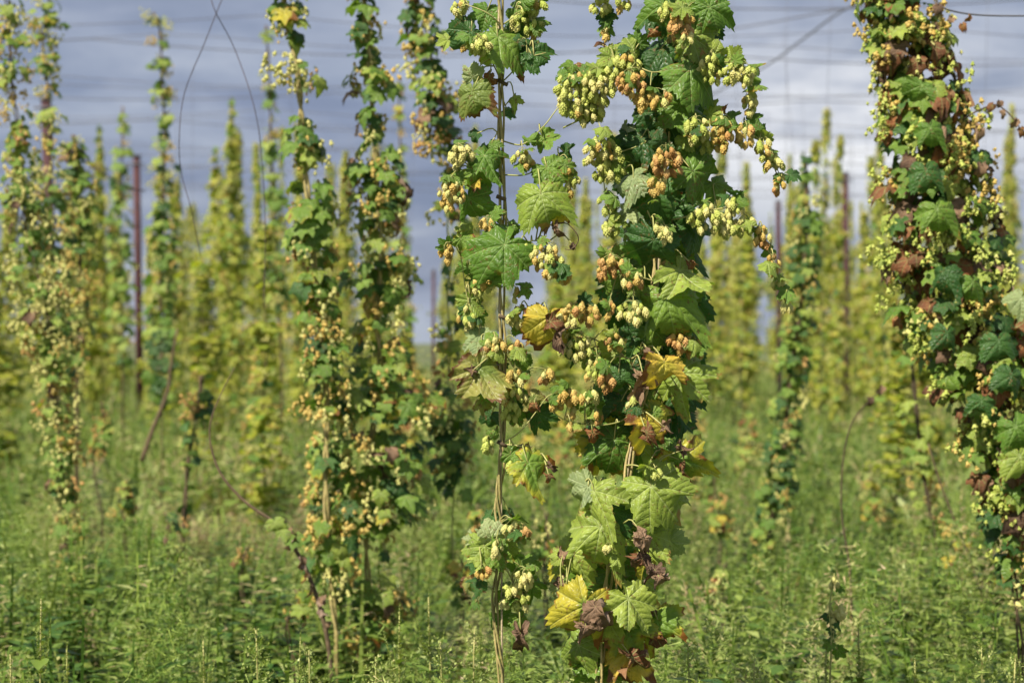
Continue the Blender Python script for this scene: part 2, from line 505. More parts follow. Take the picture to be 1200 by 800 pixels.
# ---- hop cone: whorls of overlapping pointed bracts hanging tip down, top at the origin, unit length
def cone_geo(rs, whorls, per, cols=2):
    r_ = np.random.default_rng(rs)
    V, F, E = [], [], []
    for q in range(whorls):
        t = q / (whorls - 1)
        rr = 0.33 * math.sin(math.pi * (0.16 + 0.78 * t)) ** 0.8
        zc = -0.06 - 0.76 * t
        blen = 0.34 - 0.06 * t
        for k in range(per):
            a = 2 * math.pi * (k + 0.5 * (q % 2)) / per + r_.normal(0, 0.12)
            hw = 1.25 * math.pi / per
            fl = r_.uniform(0.0, 0.12)
            rows = [(0.0, 0.55, 0.72), (0.45, 1.0, 1.05), (1.0, 0.0, 1.02)]
            o = len(V)
            for (s, wd, rm) in rows[:2]:
                for sd in (-1, 0, 1):
                    an = a + sd * hw * wd
                    r2 = (rr * rm + fl * s) * (1.0 if sd == 0 else 0.93)
                    V.append((r2 * math.cos(an), r2 * math.sin(an), zc - blen * s))
                    E.append(0.15 + 0.3 * s)
            V.append(((rr * 0.92 + fl) * math.cos(a), (rr * 0.92 + fl) * math.sin(a), zc - blen))
            E.append(0.85)
            F += [(o, o + 3, o + 4, o + 1), (o + 1, o + 4, o + 5, o + 2), (o + 3, o + 6, o + 4), (o + 4, o + 6, o + 5)]
    # core so no gaps show through
    n = 6
    o = len(V)
    for q in range(4):
        t = q / 3
        rr = 0.25 * math.sin(math.pi * (0.12 + 0.8 * t))
        for k in range(n):
            V.append((rr * math.cos(6.283 * k / n), rr * math.sin(6.283 * k / n), -0.04 - 0.86 * t))
            E.append(0.0)
    for q in range(3):
        for k in range(n):
            k2 = (k + 1) % n
            F.append((o + q * n + k, o + q * n + k2, o + (q + 1) * n + k2, o + (q + 1) * n + k))
    return np.array(V), F, np.array(E)


CONE_G = [cone_geo(40 + i, 6, 5) for i in range(4)]
_cc = {}


def cone_mesh(i, mat):
    if (i, mat) not in _cc:
        V, F, E = CONE_G[i]
        _cc[(i, mat)] = build_mesh('hop_cone_' + mat, V, F, M[mat], attrs={'edge': E}, smooth=False)
    return _cc[(i, mat)]


CONE_LOW = cone_geo(77, 3, 4)


def frame(t, n):
    """rotation with local Y along t and local Z near n"""
    t = Vector(t).normalized()
    n = Vector(n)
    n = n - t * n.dot(t)
    if n.length < 1e-4:
        n = t.orthogonal()
    n.normalize()
    x = t.cross(n)
    return Matrix((x, t, n)).transposed()


def trs(loc, rot3, s):
    m = rot3.to_4x4()
    sx = s if isinstance(s, tuple) else (s, s, s)
    m = m @ Matrix.Diagonal((*sx, 1))
    m.translation = loc
    return m


def rv(a=1.0):
    return Vector((random.gauss(0, a), random.gauss(0, a), random.gauss(0, a)))


def seg_near(pts, p):
    best, bp = 1e9, pts[0]
    for a, b in zip(pts[:-1], pts[1:]):
        ab = b - a
        t = max(0, min(1, (p - a).dot(ab) / max(1e-9, ab.length_squared)))
        q = a + ab * t
        e = (q - p).length
        if e < best:
            best, bp = e, q
    return bp


# ------------------------------------------------------------------ ground
def ground_h(x, y):
    return 0.05 * math.sin(x * 0.9 + 1.3) * math.sin(y * 0.53) + 0.03 * math.sin(x * 2.1 + y * 1.7)


gm, t = new_mat('soil_and_low_green')
geo = N(t, 'ShaderNodeNewGeometry')
n1 = N(t, 'ShaderNodeTexNoise', inp={'Scale': 1.3, 'Detail': 6.0})
n2 = N(t, 'ShaderNodeTexNoise', inp={'Scale': 25.0, 'Detail': 5.0})
t.links.new(geo.outputs['Position'], n1.inputs[0])
t.links.new(geo.outputs['Position'], n2.inputs[0])
g1 = ramp(t, n1.outputs[0], [(0.35, (0.06, 0.10, 0.03)), (0.55, (0.11, 0.13, 0.05)), (0.7, (0.2, 0.15, 0.09))])
g1 = mixc(t, 0.7, g1, ramp(t, n2.outputs[0], [(0.3, (0.5, 0.5, 0.5)), (0.7, (1.4, 1.4, 1.4))]), 'MULTIPLY')
bp_ = N(t, 'ShaderNodeBump', inp={'Strength': 0.8, 'Distance': 0.05})
t.links.new(n2.outputs[0], bp_.inputs['Height'])
pr = N(t, 'ShaderNodeBsdfPrincipled', inp={'Roughness': 0.9})
t.links.new(g1, pr.inputs['Base Color'])
t.links.new(bp_.outputs[0], pr.inputs['Normal'])
om = N(t, 'ShaderNodeOutputMaterial')
t.links.new(pr.outputs[0], om.inputs[0])
xs = np.concatenate([np.linspace(-900, -60, 8), np.linspace(-50, 50, 101), np.linspace(60, 900, 8)])
ys = np.concatenate([np.linspace(-60, -6, 6), np.linspace(-4, 80, 120), np.linspace(95, 1400, 10)])
V = [(x, y, ground_h(x, y) if (abs(x) < 51 and -5 < y < 81) else 0.0) for y in ys for x in xs]
nx = len(xs)
F = np.array([(j * nx + i, j * nx + i + 1, (j + 1) * nx + i + 1, (j + 1) * nx + i) for j in range(len(ys) - 1) for i in range(nx - 1)])
g = link('ground', build_mesh('ground', V, F, gm))
g['kind'] = 'structure'


# ------------------------------------------------------------------ the weed cover
def weed_template(rs, kind, lod):
    """returns V, tris, tint (per vertex); unit height"""
    r_ = np.random.default_rng(rs)
    V, F, T = [], [], []

    def blade(p, d, up, ln, wd, tint, seg):
        # a narrow leaf, starting at p along d, curving down
        d = d / np.linalg.norm(d)
        side = np.cross(d, up)
        side /= (np.linalg.norm(side) + 1e-9)
        o = len(V)
        prof = {1: [(0, .25), (1, 0)], 2: [(0, .12), (0.45, 1), (1, 0)], 3: [(0, .15), (.3, .9), (.65, .8), (1, 0)]}[seg]
        for s, wv in prof:
            c = p + d * ln * s + np.array([0, 0, -0.35 * ln * s * s])
            if wv == 0:
                V.append(c)
                T.append(tint)
            else:
                V.append(c - side * wd * wv * .5)
                V.append(c + side * wd * wv * .5)
                T.extend([tint, tint])
        for q in range(len(prof) - 2):
            a = o + 2 * q
            F.extend([(a, a + 1, a + 3), (a, a + 3, a + 2)])
        a = o + 2 * (len(prof) - 2)
        F.append((a, a + 1, a + 2))

    Z = np.array([0, 0, 1.0])
    if kind == 'broad':
        ns = 1 if lod else 2
        for s_ in range(ns + 1):
            lean = r_.normal(0, .13, 2)
            h = r_.uniform(.75, 1.0) if s_ else 1.0
            b0 = np.array([*r_.normal(0, .06, 2), 0])
            o = len(V)
            for q in range(3):
                c = b0 + np.array([lean[0] * q / 2, lean[1] * q / 2, h * q / 2])
                wd = .012 * (1 - .3 * q)
                V.extend([c + np.array([-wd, 0, 0]), c + np.array([wd, 0, 0])])
                T.extend([.45, .45])
                if q:
                    a = o + 2 * q
                    F.extend([(a - 2, a - 1, a + 1), (a - 2, a + 1, a)])
            nl = 10 if lod else 22
            for q in range(nl):
                f = .12 + .88 * q / nl
                c = b0 + np.array([lean[0] * f, lean[1] * f, h * f])
                a = q * 2.4 + r_.uniform(0, .8)
                d = np.array([math.cos(a), math.sin(a), r_.uniform(.1, .8)])
                ln = (.19 * (1 - .6 * f)) * r_.uniform(.7, 1.2)
                blade(c, d, Z, ln, ln * r_.uniform(.3, .48), np.clip(.18 + .4 * f + r_.normal(0, .12), 0, .9), 2)
    elif kind == 'spike':     # pigweed: broad leaves below, knobbly pale spikes on top
        for s_ in range(2):
            lean = r_.normal(0, .06, 2)
            h = r_.uniform(.7, 1.0) if s_ else 1.0
            b0 = np.array([*r_.normal(0, .04, 2), 0])
            nl = 8 if lod else 14
            for q in range(nl):
                f = .1 + .6 * q / nl
                c = b0 + np.array([lean[0] * f, lean[1] * f, h * f])
                a = q * 2.4 + r_.uniform(0, .8)
                d = np.array([math.cos(a), math.sin(a), r_.uniform(.2, .7)])
                ln = .2 * r_.uniform(.6, 1.1)
                blade(c, d, Z, ln, ln * .42, np.clip(.3 + r_.normal(0, .12), 0, .7), 2)
            nk = 14 if lod else 40
            for q in range(nk):
                f = .66 + .34 * q / nk
                c = b0 + np.array([lean[0] * f, lean[1] * f, h * f])
                a = r_.uniform(0, 6.28)
                d = np.array([math.cos(a), math.sin(a), r_.uniform(.6, 1.6)])
                ln = .05 * (1.25 - q / nk) * r_.uniform(.7, 1.3)
                blade(c, d, Z, ln, ln * .7, np.clip(.72 + r_.normal(0, .06), .5, .86), 1)
    elif kind == 'grass':
        nb = 10 if lod else 22
        for q in range(nb):
            a = r_.uniform(0, 6.28)
            d = np.array([math.cos(a) * .35, math.sin(a) * .35, 1])
            b0 = np.array([*r_.normal(0, .07, 2), 0])
            ln = r_.uniform(.6, 1.05)
            blade(b0, d, Z + np.array([.3, .2, 0]), ln, .022 if not lod else .035, np.clip(.5 + r_.normal(0, .18), 0, .93), 3)
    elif kind == 'plume':     # goosefoot / mugwort: many branches of tiny florets
        nb = 9 if lod else 20
        for q in range(nb):
            f = .2 + .75 * q / nb
            a = q * 2.4 + r_.uniform(0, .6)
            c = np.array([0, 0, f])
            d = np.array([math.cos(a), math.sin(a), r_.uniform(.9, 1.6)])
            d /= np.linalg.norm(d)
            bl = .34 * (1.15 - f)
            blade(c, d, Z, bl, .012, .5, 1)
            nk = 5 if lod else 14
            for k in range(nk):
                pp = c + d * bl * (k + 1) / nk + r_.normal(0, .012, 3)
                dd = d + r_.normal(0, .7, 3)
                ln = r_.uniform(.03, .06) * (1.5 if lod else 1)
                blade(pp, dd, Z + r_.normal(0, .4, 3), ln, ln * .55, np.clip(.70 + r_.normal(0, .08), .3, .9), 1)
        nl = 5 if lod else 10
        for q in range(nl):
            f = .05 + .5 * q / nl
            a = q * 2.4
            d = np.array([math.cos(a), math.sin(a), .4])
            blade(np.array([0, 0, f]), d, Z, .16, .07, np.clip(.35 + r_.normal(0, .1), 0, .7), 2)
    return np.array(V), np.array(F), np.array(T)


TPL = {k: [[weed_template(hash_i * 17 + lod * 5 + ki * 101, k, lod) for hash_i in range(5)] for lod in (0, 1)] for ki, k in enumerate(('broad', 'spike', 'grass', 'plume'))}


def scatter_weeds(name, zones, mat):
    VV, FF, TT = [], [], []
    off = 0
    for (y0, y1, dens, lod, hs, wsc, pale) in zones:
        half0 = 0.33
        area = (y1 - y0) * half0 * (y0 + y1)
        n = int(area * dens)
        for _ in range(n):
            y = math.sqrt(RNG.uniform(y0 * y0, y1 * y1))
            x = RNG.uniform(-1, 1) * (half0 * y + 0.4)
            nv = mnoise.noise(Vector((x * .55, y * .35, 3.1)))
            nv2 = mnoise.noise(Vector((x * .9, y * .5, 9.7)))
            u = RNG.random() + 0.35 * nv
            kind = 'broad' if u < .36 else ('grass' if u < .58 else ('plume' if u < .90 else 'spike'))
            V, F, T = TPL[kind][lod][RNG.integers(5)]
            h = hs * RNG.uniform(.5, 1.1) * (1 + .45 * nv)
            if kind in ('plume', 'spike'):
                h *= 1.12
            a = RNG.uniform(0, 6.283)
            c, s = math.cos(a), math.sin(a)
            ws = h * RNG.uniform(.8, 1.25) * wsc
            X = np.empty_like(V)
            X[:, 0] = (V[:, 0] * c - V[:, 1] * s) * ws + x
            X[:, 1] = (V[:, 0] * s + V[:, 1] * c) * ws + y
            X[:, 2] = V[:, 2] * h + ground_h(x, y) - .01
            dry = max(0, nv - .28) * .9
            e_ = ((x + 2.0) / 1.5) ** 2 + ((y - 12.6) / 2.2) ** 2
            if e_ < 1:                      # a trampled straw-coloured patch
                dry += .42 * (1 - e_)
                X[:, 2] = (X[:, 2] - ground_h(x, y)) * (.55 + .45 * e_) + ground_h(x, y)
            VV.append(X)
            FF.append(F + off)
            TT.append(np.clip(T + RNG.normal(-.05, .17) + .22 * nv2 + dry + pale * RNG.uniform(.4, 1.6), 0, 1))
            off += len(V)
    me = build_mesh(name, np.concatenate(VV), np.concatenate(FF), mat, attrs={'tint': np.concatenate(TT)}, smooth=False)
    o = link(name, me)
    o['kind'] = 'stuff'
    return o


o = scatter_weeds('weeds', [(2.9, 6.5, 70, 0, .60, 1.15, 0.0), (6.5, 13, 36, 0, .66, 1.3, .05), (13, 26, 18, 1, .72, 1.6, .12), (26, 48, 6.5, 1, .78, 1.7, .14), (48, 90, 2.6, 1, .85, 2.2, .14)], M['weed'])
o['label'] = 'dense waist-low green weeds and grass covering the ground between the vines'
o['category'] = 'weeds'


# ------------------------------------------------------------------ trellis: posts, cables, strings
WH = 6.0


def post(px, ytop, d, r, lean, label):
    top = P(px, ytop, d)
    base = Vector((top.x + lean, d, 0))
    pr_ = thing('trellis_post', label, 'post', (base.x, base.y, 0))
    pts = [base + Vector((0, 0, -.2)), base.lerp(top, .5), top]
    pts = [p - base for p in pts]
    link('pole', tubes_mesh('pole', [(pts, r * 1.1, r, 10)], M['post']), pr_)
    tp = pts[-1]
    link('cap', tubes_mesh('post_cap', [([tp + Vector((0, 0, .003)), tp + Vector((0, 0, .06))], r * 1.25, r * 1.2, 10)], M['wire']), pr_)
    link('wire_clamp', tubes_mesh('wire_clamp', [([tp + Vector((-r * 2.2, -r * 1.05, -.12)), tp + Vector((r * 2.2, -r * 1.05, -.12))], .02, .02, 6)], M['wire']), pr_)


post(160, 185, 34, .07, .08, 'dark maroon trellis post standing bare against the sky, left of centre')
post(990, 205, 38, .075, .05, 'dark maroon trellis post left of the big reddish-leaved vine on the right')
post(54, 118, 26, .075, .12, 'leaning rust-brown trellis post half hidden by the vines at the far left')
post(912, 238, 40, .06, .03, 'short grey-maroon trellis post right of the trailing hop shoot')
post(508, 318, 44, .04, .0, 'distant trellis post in the sky gap left of the bare-stemmed vine')

for i in range(20):
    d = 20.6 + i * 1.62 + .5 * (i % 2)
    half = d * .42
    pts = []
    for k in range(25):
        f = k / 24
        x = -half + 2 * half * f
        span = (x + i * 1.7) % 9.0 / 9.0
        pts.append(Vector((x, d + .15 * math.sin(x * .3), WH + .25 - .09 * (f - .5) * d * .12 - .22 * 4 * span * (1 - span) + .12 * math.sin(i * 2.1))))
    thing('trellis_cable', '%s horizontal trellis cable counted down from the top of the sky' % ('topmost', 'second', 'third', 'fourth', 'fifth', 'sixth', 'seventh', 'eighth', 'ninth', 'tenth', 'eleventh', 'twelfth', 'thirteenth', 'fourteenth', 'fifteenth', 'sixteenth', 'seventeenth', 'eighteenth', 'nineteenth', 'lowest')[i], 'cable', (0, 0, 0), 'trellis cables across the sky',
          tubes_mesh('trellis_cable', [(pts, .0055 + .003 * (i % 3 == 1), None, 4)], M['wire']))


def wire(name, label, cat, pix, r, mat, n=8, r1=None):
    pts = catmull([P(*p) for p in pix], n)
    b = pts[-1].copy()
    return thing(name, label, cat, b, None, tubes_mesh(name, [([p - b for p in pts], r, r1, 6)], M[mat]))


wire('guy_cable', 'blurred steel cable slanting up to the right above the trailing hop shoot', 'cable', [(1085, -28, 22), (993, 10, 24), (940, 47, 26), (893, 80, 28), (800, 128, 33)], .014, 'wire')
wire('guy_cable', 'faint flatter steel cable near the top edge, right of the leafy vine', 'cable', [(1120, -14, 24), (990, 10, 26), (895, 28, 28), (800, 42, 30), (700, 52, 33)], .011, 'wire')
wire('loose_wire', 'thin black wire reaching the right edge beside the reddish vine top', 'wire', [(1095, 2, 6.0), (1112, 12, 6.0), (1150, 18, 6.05), (1215, 19, 6.1)], .0032, 'wire')
wire('loose_twine', 'loose dark twine bowing left in the open sky, left of the second-row vines', 'twine', [(275, -30, 6.9), (262, -5, 6.9), (240, 50, 6.9), (216, 110, 7), (210, 165, 7), (213, 205, 7.1), (224, 245, 7.1), (235, 300, 7.2)], .0018, 'dark_twine')
wire('loose_twine', 'loose dark twine bowing right in the open sky, crossing its neighbour near the top', 'twine', [(236, -40, 6.7), (245, -10, 6.7), (253, 15, 6.7), (276, 60, 6.8), (299, 130, 6.8), (308, 200, 6.9), (311, 280, 7), (309, 360, 7)], .0018, 'dark_twine')
wire('loose_twine', 'slack grey twine slanting down from the sky beside the dark post', 'twine', [(100, 185, 14), (126, 206, 14), (150, 220, 14.2), (170, 224, 14.4)], .006, 'dark_twine')

rs = random.Random(5)
for i in range(64):
    row = rs.randrange(0, 8)
    d = 21.4 + row * 2.95
    px = rs.uniform(-20, 1220)
    top = Vector(((px - 600) / FPX * d, d - .03, WH + .1))
    bot = Vector((top.x + rs.uniform(-.4, .4), d - .03, .25))
    mid = top.lerp(bot, .5) + Vector((rs.uniform(-.06, .06), 0, 0))
    pts = [p - bot for p in catmull([top, mid, bot], 4)]
    thing('hanging_twine', 'faint vertical string hanging empty from the overhead cables', 'twine', bot, 'empty strings hanging from the cables',
          tubes_mesh('hanging_twine', [(pts, .003, None, 3)], M['wire']))


# ------------------------------------------------------------------ hop vines
class Vine:
    def __init__(self, label, base, stem_pts, group='hop vines near the camera', name='hop_vine'):
        self.base = Vector(base)
        self.root = thing(name, label, 'hop vine', self.base, group)
        self.stem = stem_pts
        self.paths = [stem_pts]
        self.ncone = 0
        self.extra = []
        self.nleaf = 0

    def tubes(self, name, specs, mat, parent=None):
        specs = [([p - self.base for p in s[0]], *s[1:]) for s in specs]
        return link(name, tubes_mesh(name, specs, M[mat]), parent or self.root)

    def leaf(self, pos, tip, nrm, size, mat, kind='hero', i=None, petiole=True, name='leaf', label=None):
        G = {'hero': 13, 'dry': 4, 'mid': 5, 'middry': 3}[kind]
        i = random.randrange(G) if i is None else i % G
        R = frame(tip, nrm)
        s = size * random.uniform(.95, 1.05)
        m4 = trs(pos - self.base, R, (s * random.uniform(.92, 1.08), s, s))
        o = link(name, leaf_mesh(kind, i, mat), self.root, mat4=m4)
        if label:
            o['label'] = label
        if petiole:
            q = min((seg_near(s_, pos + Vector((0, 0, .03))) for s_ in self.paths), key=lambda e: (e - pos).length)
            dq = (q - pos)
            if dq.length > .12:
                q = pos + dq.normalized() * .07 + Vector((0, 0, .02))
            mid = pos.lerp(q, .5) + Vector((0, 0, .018)) - Vector(tip).normalized() * .01
            pts = catmull([pos, mid, q], 3)
            inv = m4.inverted()
            V, F = tube_geo([p - self.base for p in pts], .0016, .0021, 5)
            me = build_mesh('petiole', [tuple(inv @ v) for v in V], F, M['stem_green'])
            link('petiole', me, o)
        self.nleaf += 1
        return o

    def cluster(self, px, py, wpx, hpx, mix, d, leaves=2, cone_px=11.5, stalk_to=None):
        k = d / FPX
        c = P(px, py, d)
        top = P(px, py - hpx * .55, d + random.uniform(-.02, .02))
        n = max(3, int(wpx * hpx / 40.0))
        pts_c = []
        for _ in range(n * 14):
            if len(pts_c) >= n:
                break
            u = Vector((random.uniform(-1, 1), random.uniform(-1, 1), random.uniform(-1, 1)))
            if u.length > 1:
                continue
            q = c + Vector((u.x * wpx * .5 * k, u.y * wpx * .42 * k, u.z * hpx * .5 * k + cone_px * .4 * k))
            if all((q - e).length > cone_px * .62 * k for e in pts_c):
                pts_c.append(q)
        specs = []
        q0 = min((seg_near(s_, top) for s_ in self.paths), key=lambda e: (e - top).length)
        if (q0 - top).length < .16:
            specs.append((catmull([q0, q0.lerp(top, .5) + Vector((0, 0, .015)), top], 4), .0017, .0012, 5))
        axis = [top, top.lerp(c, .6) + rv(.004), P(px, py + hpx * .3, d)]
        axs = catmull(axis, 4)
        specs.append((axs, .0014, .0008, 5))
        for q in pts_c:
            s_ = seg_near(axs, q + Vector((0, 0, .012)))
            specs.append(([s_, s_.lerp(q, .5) + Vector((0, 0, .004)), q], .0007, .0006, 4))
        cl = self.tubes('hop_cluster', specs, 'stem_green')
        for q in pts_c:
            mat = random.choices(list(mix.keys()), list(mix.values()))[0]
            out = (q - c)
            ax = Vector((out.x * 9 * random.uniform(.4, 1.2), out.y * 9, -1)) + rv(.22)
            # cone local -Z is its tip: build a frame with Z opposite to ax
            z = -ax.normalized()
            R = z.to_track_quat('Z', 'Y').to_matrix()
            ln = cone_px * k * random.uniform(.7, 1.25) * 1.15
            m4 = trs(q - self.base, R @ Matrix.Rotation(random.uniform(0, 6.28), 3, 'Z'), (ln * 1.06, ln * 1.06, ln * 1.1))
            if self.ncone < 295:
                link('hop_cone', cone_mesh(random.randrange(4), 'cone_' + mat), cl, mat4=m4)
                self.ncone += 1
            else:
                self.extra.append((random.randrange(4), 'cone_' + mat, m4))
        for _ in range(leaves):
            a = random.uniform(-1.2, 4.3)
            t_ = Vector((math.cos(a), -.45 + random.gauss(0, .3), math.sin(a) * .6 + .1))
            sz = random.uniform(10, 19) * k
            pos = top.lerp(c, random.uniform(-.1, .8)) + rv(.012)
            m4 = trs(pos - self.base, frame(t_, Vector((0, -.7, .8)) + rv(.3)), sz)
            link('small_leaf', leaf_mesh('hero', random.choice((0, 1, 3, 5)), random.choice(('green', 'green', 'light', 'dark'))), cl, mat4=m4)

    def finish(self):
        if not self.extra:
            return
        mats = sorted({e[1] for e in self.extra})
        VV, FF, EE, MI, TI = [], [], [], [], []
        off = 0
        for i, mt, m4 in self.extra:
            V, F, E = CONE_G[i]
            A = np.array(m4)
            VV.append(V @ A[:3, :3].T + A[:3, 3])
            FF += [tuple(q + off for q in f) for f in F]
            MI += [mats.index(mt)] * len(F)
            EE.append(E)
            TI.append(np.full(len(V), random.random()))
            off += len(V)
        me = build_mesh('hop_cones', np.concatenate(VV), FF, mats=[M[x] for x in mats], midx=MI, attrs={'edge': np.concatenate(EE), 'tint': np.concatenate(TI)}, smooth=False)
        o = link('hop_cones', me, self.root)
        o['kind'] = 'stuff'


GRN = {'green': .75, 'pale': .2, 'tan': .05}
MIX = {'green': .4, 'pale': .35, 'tan': .25}
TAN = {'tan': .65, 'pale': .2, 'orange': .15}
ORG = {'orange': .7, 'tan': .3}


def twisted(pix, d, n, amp, turns, r0, r1, ph=0):
    """n stems wound around one path"""
    axis = catmull([P(x, y, d) for x, y in pix], 14)
    out = []
    for s in range(n):
        pts = []
        for i, p in enumerate(axis):
            f = i / (len(axis) - 1)
            a = ph + 6.283 * (turns * f + s / n) + .6 * math.sin(9 * f + s)
            pts.append(p + Vector((math.cos(a) * amp, math.sin(a) * amp, 0)))
        out.append((pts, r0 * (1 - .12 * s), r1, 7))
    return axis, out


def hero_leaf(v, px, py, size, ang, mat, dd=0.0, kind=None, i=None, tilt=None, lab=None):
    """leaf whose middle shows at px,py; ang: where its tip points in the picture (0 right, 90 up)"""
    if i is not None and kind is None and random.random() < .4:
        i = random.choice((8, 9, 10, 11, 12, 6, 3))
    kind = kind or ('dry' if mat in ('brown', 'rust') else 'hero')
    d = DF + dd
    a = rad(ang + random.gauss(0, 7))
    k = d / FPX
    fwd = random.uniform(-.6, .12)
    tip = Vector((math.cos(a), fwd, math.sin(a)))
    nrm = Vector((random.gauss(-.1, .42), -1, .6 + random.gauss(0, .35))) if tilt is None else Vector(tilt)
    L_ = size * k * .80
    pos = P(px, py, d) - tip.normalized() * L_ * .34
    return v.leaf(pos, tip, nrm, L_, mat, kind, i, label=lab)


# ---------------- vine A: thin, bare-stemmed, left of centre
pixA = [(583, -150), (585, -40), (587, 40), (588, 110), (587, 180), (590, 260), (588, 340), (590, 420), (589, 480), (588, 545), (583, 590), (587, 640), (580, 700), (584, 760), (588, 830), (588, 1130)]
axA, spA = twisted(pixA, DF, 3, .0068, 6.0, .0038, .0030)
A = Vine('sparse hop vine with bare twisted stems, left of the leafiest vine in sharp focus', Vector((axA[-1].x, DF, 0)), axA)
for s in spA:
    A.tubes('stem', [s], 'stem')
A.tubes('support_string', [(catmull([P(584, -150), P(585, 100), P(586, 400), P(588, 700), P(588, 1120)], 5), .0028, None, 5)], 'twine')
for (x, y, dx) in ((589, 97, 3), (590, 372, 2), (588, 520, 3), (587, 640, 2), (587, 232, 2)):      # swollen nodes
    A.tubes('node', [([P(x - 5, y - dx, DF - .006), P(x, y, DF - .008), P(x + 6, y + dx, DF - .006)], .006, .005, 6)], 'stem_brown')
shootsA = [[(588, 165), (610, 170), (625, 160), (640, 145), (660, 120), (690, 100)], [(587, 195), (565, 205), (550, 195), (535, 180)], [(590, 205), (615, 205), (637, 195), (655, 185)],
           [(588, 97), (575, 70), (560, 50), (545, 30)], [(588, 97), (600, 85), (612, 70), (640, 62)], [(588, 520), (610, 505), (630, 480)], [(589, 520), (612, 523), (626, 528), (645, 560)],
           [(588, 410), (575, 395), (562, 380), (548, 350), (540, 300)], [(588, 372), (605, 375), (618, 372), (632, 362)], [(587, 640), (570, 640), (556, 630)], [(587, 655), (600, 680), (606, 710), (610, 735)],
           [(590, 290), (605, 288), (625, 282), (640, 285)], [(588, 30), (570, 15), (545, 5)], [(588, 30), (606, 18), (625, 10)], [(590, 410), (606, 440), (612, 470)]]
for s in shootsA:
    A.paths.append(catmull([P(x, y, DF + random.uniform(-.03, .02) * (j > 0)) for j, (x, y) in enumerate(s)], 6))
    A.tubes('side_shoot', [(A.paths[-1], .0022, .0013, 5)], 'stem_green')
A.tubes('tendril', [(catmull([P(650, 262, DF - .05), P(664, 262, DF - .06), P(676, 274, DF - .06), P(677, 284, DF - .05), P(669, 292, DF - .05), P(662, 292, DF - .05)], 6), .0016, .0012, 5)], 'stem_brown')
hero = hero_leaf
LA = [(597, 52, 66, -35, 'green', -.05, 0), (630, 66, 40, -15, 'dark', -.03, 5), (543, 43, 44, 215, 'dark', -.02, 6), (568, 22, 34, -120, 'green', .02, 1), (520, 48, 22, 200, 'light', .03, 1),
      (611, 12, 30, -20, 'green', .02, 7), (632, 26, 24, 10, 'green', 0, 2), (662, 85, 22, 30, 'green', -.02, 1), (554, 118, 42, -95, 'olive', -.06, 5), (555, 84, 24, 80, 'pale', -.05, 0),
      (580, 186, 48, -20, 'green', -.05, 3), (650, 202, 46, -28, 'green', -.05, 0), (637, 240, 56, -80, 'light', -.09, 5), (658, 258, 26, -60, 'yellow', -.05, 3), (552, 244, 44, -70, 'green', -.02, 3),
      (566, 206, 34, -110, 'green', -.01, 2), (558, 208, 24, -60, 'green', -.06, 1), (578, 300, 72, 225, 'green', -.09, 0), (545, 284, 24, -40, 'ygreen', -.04, 2), (538, 210, 22, -70, 'ygreen', -.05, 1), (556, 216, 18, -100, 'yellow', -.05, 1),
      (620, 160, 20, 100, 'green', 0, 5), (640, 166, 30, -60, 'green', .02, 2), (668, 180, 24, -20, 'dark', .02, 7), (550, 360, 30, -80, 'light', 0, 2), (560, 372, 26, -45, 'green', .02, 1), (545, 268, 20, 100, 'light', -.02, 0),
      (640, 385, 54, -95, 'yellow', -.08, 6), (630, 375, 34, 200, 'ygreen', -.05, 0), (568, 446, 62, -62, 'olive', -.06, 5), (560, 402, 38, -75, 'pale', -.02, 4), (572, 440, 40, -85, 'dark', .04, 3),
      (634, 492, 34, -60, 'dark', .0, 7), (607, 490, 24, -60, 'green', .02, 1), (573, 492, 26, -100, 'dark', .03, 2), (628, 470, 22, -40, 'olive', -.03, 5), (632, 548, 54, -32, 'ygreen', -.07, 3), (620, 538, 26, 150, 'light', -.03, 1),
      (558, 640, 34, 190, 'light', -.05, 2), (575, 622, 34, 95, 'pale', -.05, 7), (583, 655, 34, -60, 'green', -.06, 1), (562, 662, 26, 230, 'light', -.03, 2), (552, 630, 22, 150, 'pale', -.02, 1), (620, 664, 30, 5, 'green', .0, 2), (628, 690, 30, -60, 'green', .02, 7), (597, 700, 32, -110, 'green', -.01, 2),
      (605, 655, 24, 20, 'green', .02, 1), (585, 730, 28, -80, 'green', .02, 4), (612, 728, 22, -70, 'green', -.01, 5), (545, 320, 26, 240, 'green', .02, 2), (600, 640, 20, 60, 'light', 0, 0), (672, 415, 26, -110, 'dark', -.01, 7)]
for (x, y, s, a, m, dd, i) in LA:
    hero(A, x, y, s, a, m, dd, i=i)
for (x, y, s, a, m, dd) in [(573, 96, 24, -100, 'rust', -.04), (640, 268, 26, -80, 'brown', -.06), (655, 272, 20, -70, 'brown', -.06), (611, 92, 18, -80, 'rust', -.02), (655, 398, 28, -100, 'brown', -.1), (652, 375, 30, 10, 'rust', -.1),
                            (550, 436, 18, 200, 'brown', -.07), (610, 752, 36, -85, 'brown', -.05), (528, 212, 14, 200, 'brown', -.04), (645, 562, 16, -70, 'rust', -.08), (648, 548, 14, -30, 'brown', -.08), (671, 290, 12, -110, 'brown', -.05), (568, 415, 16, -30, 'brown', -.03), (626, 480, 18, -80, 'rust', -.03)]:
    hero(A, x, y, s, a, m, dd)
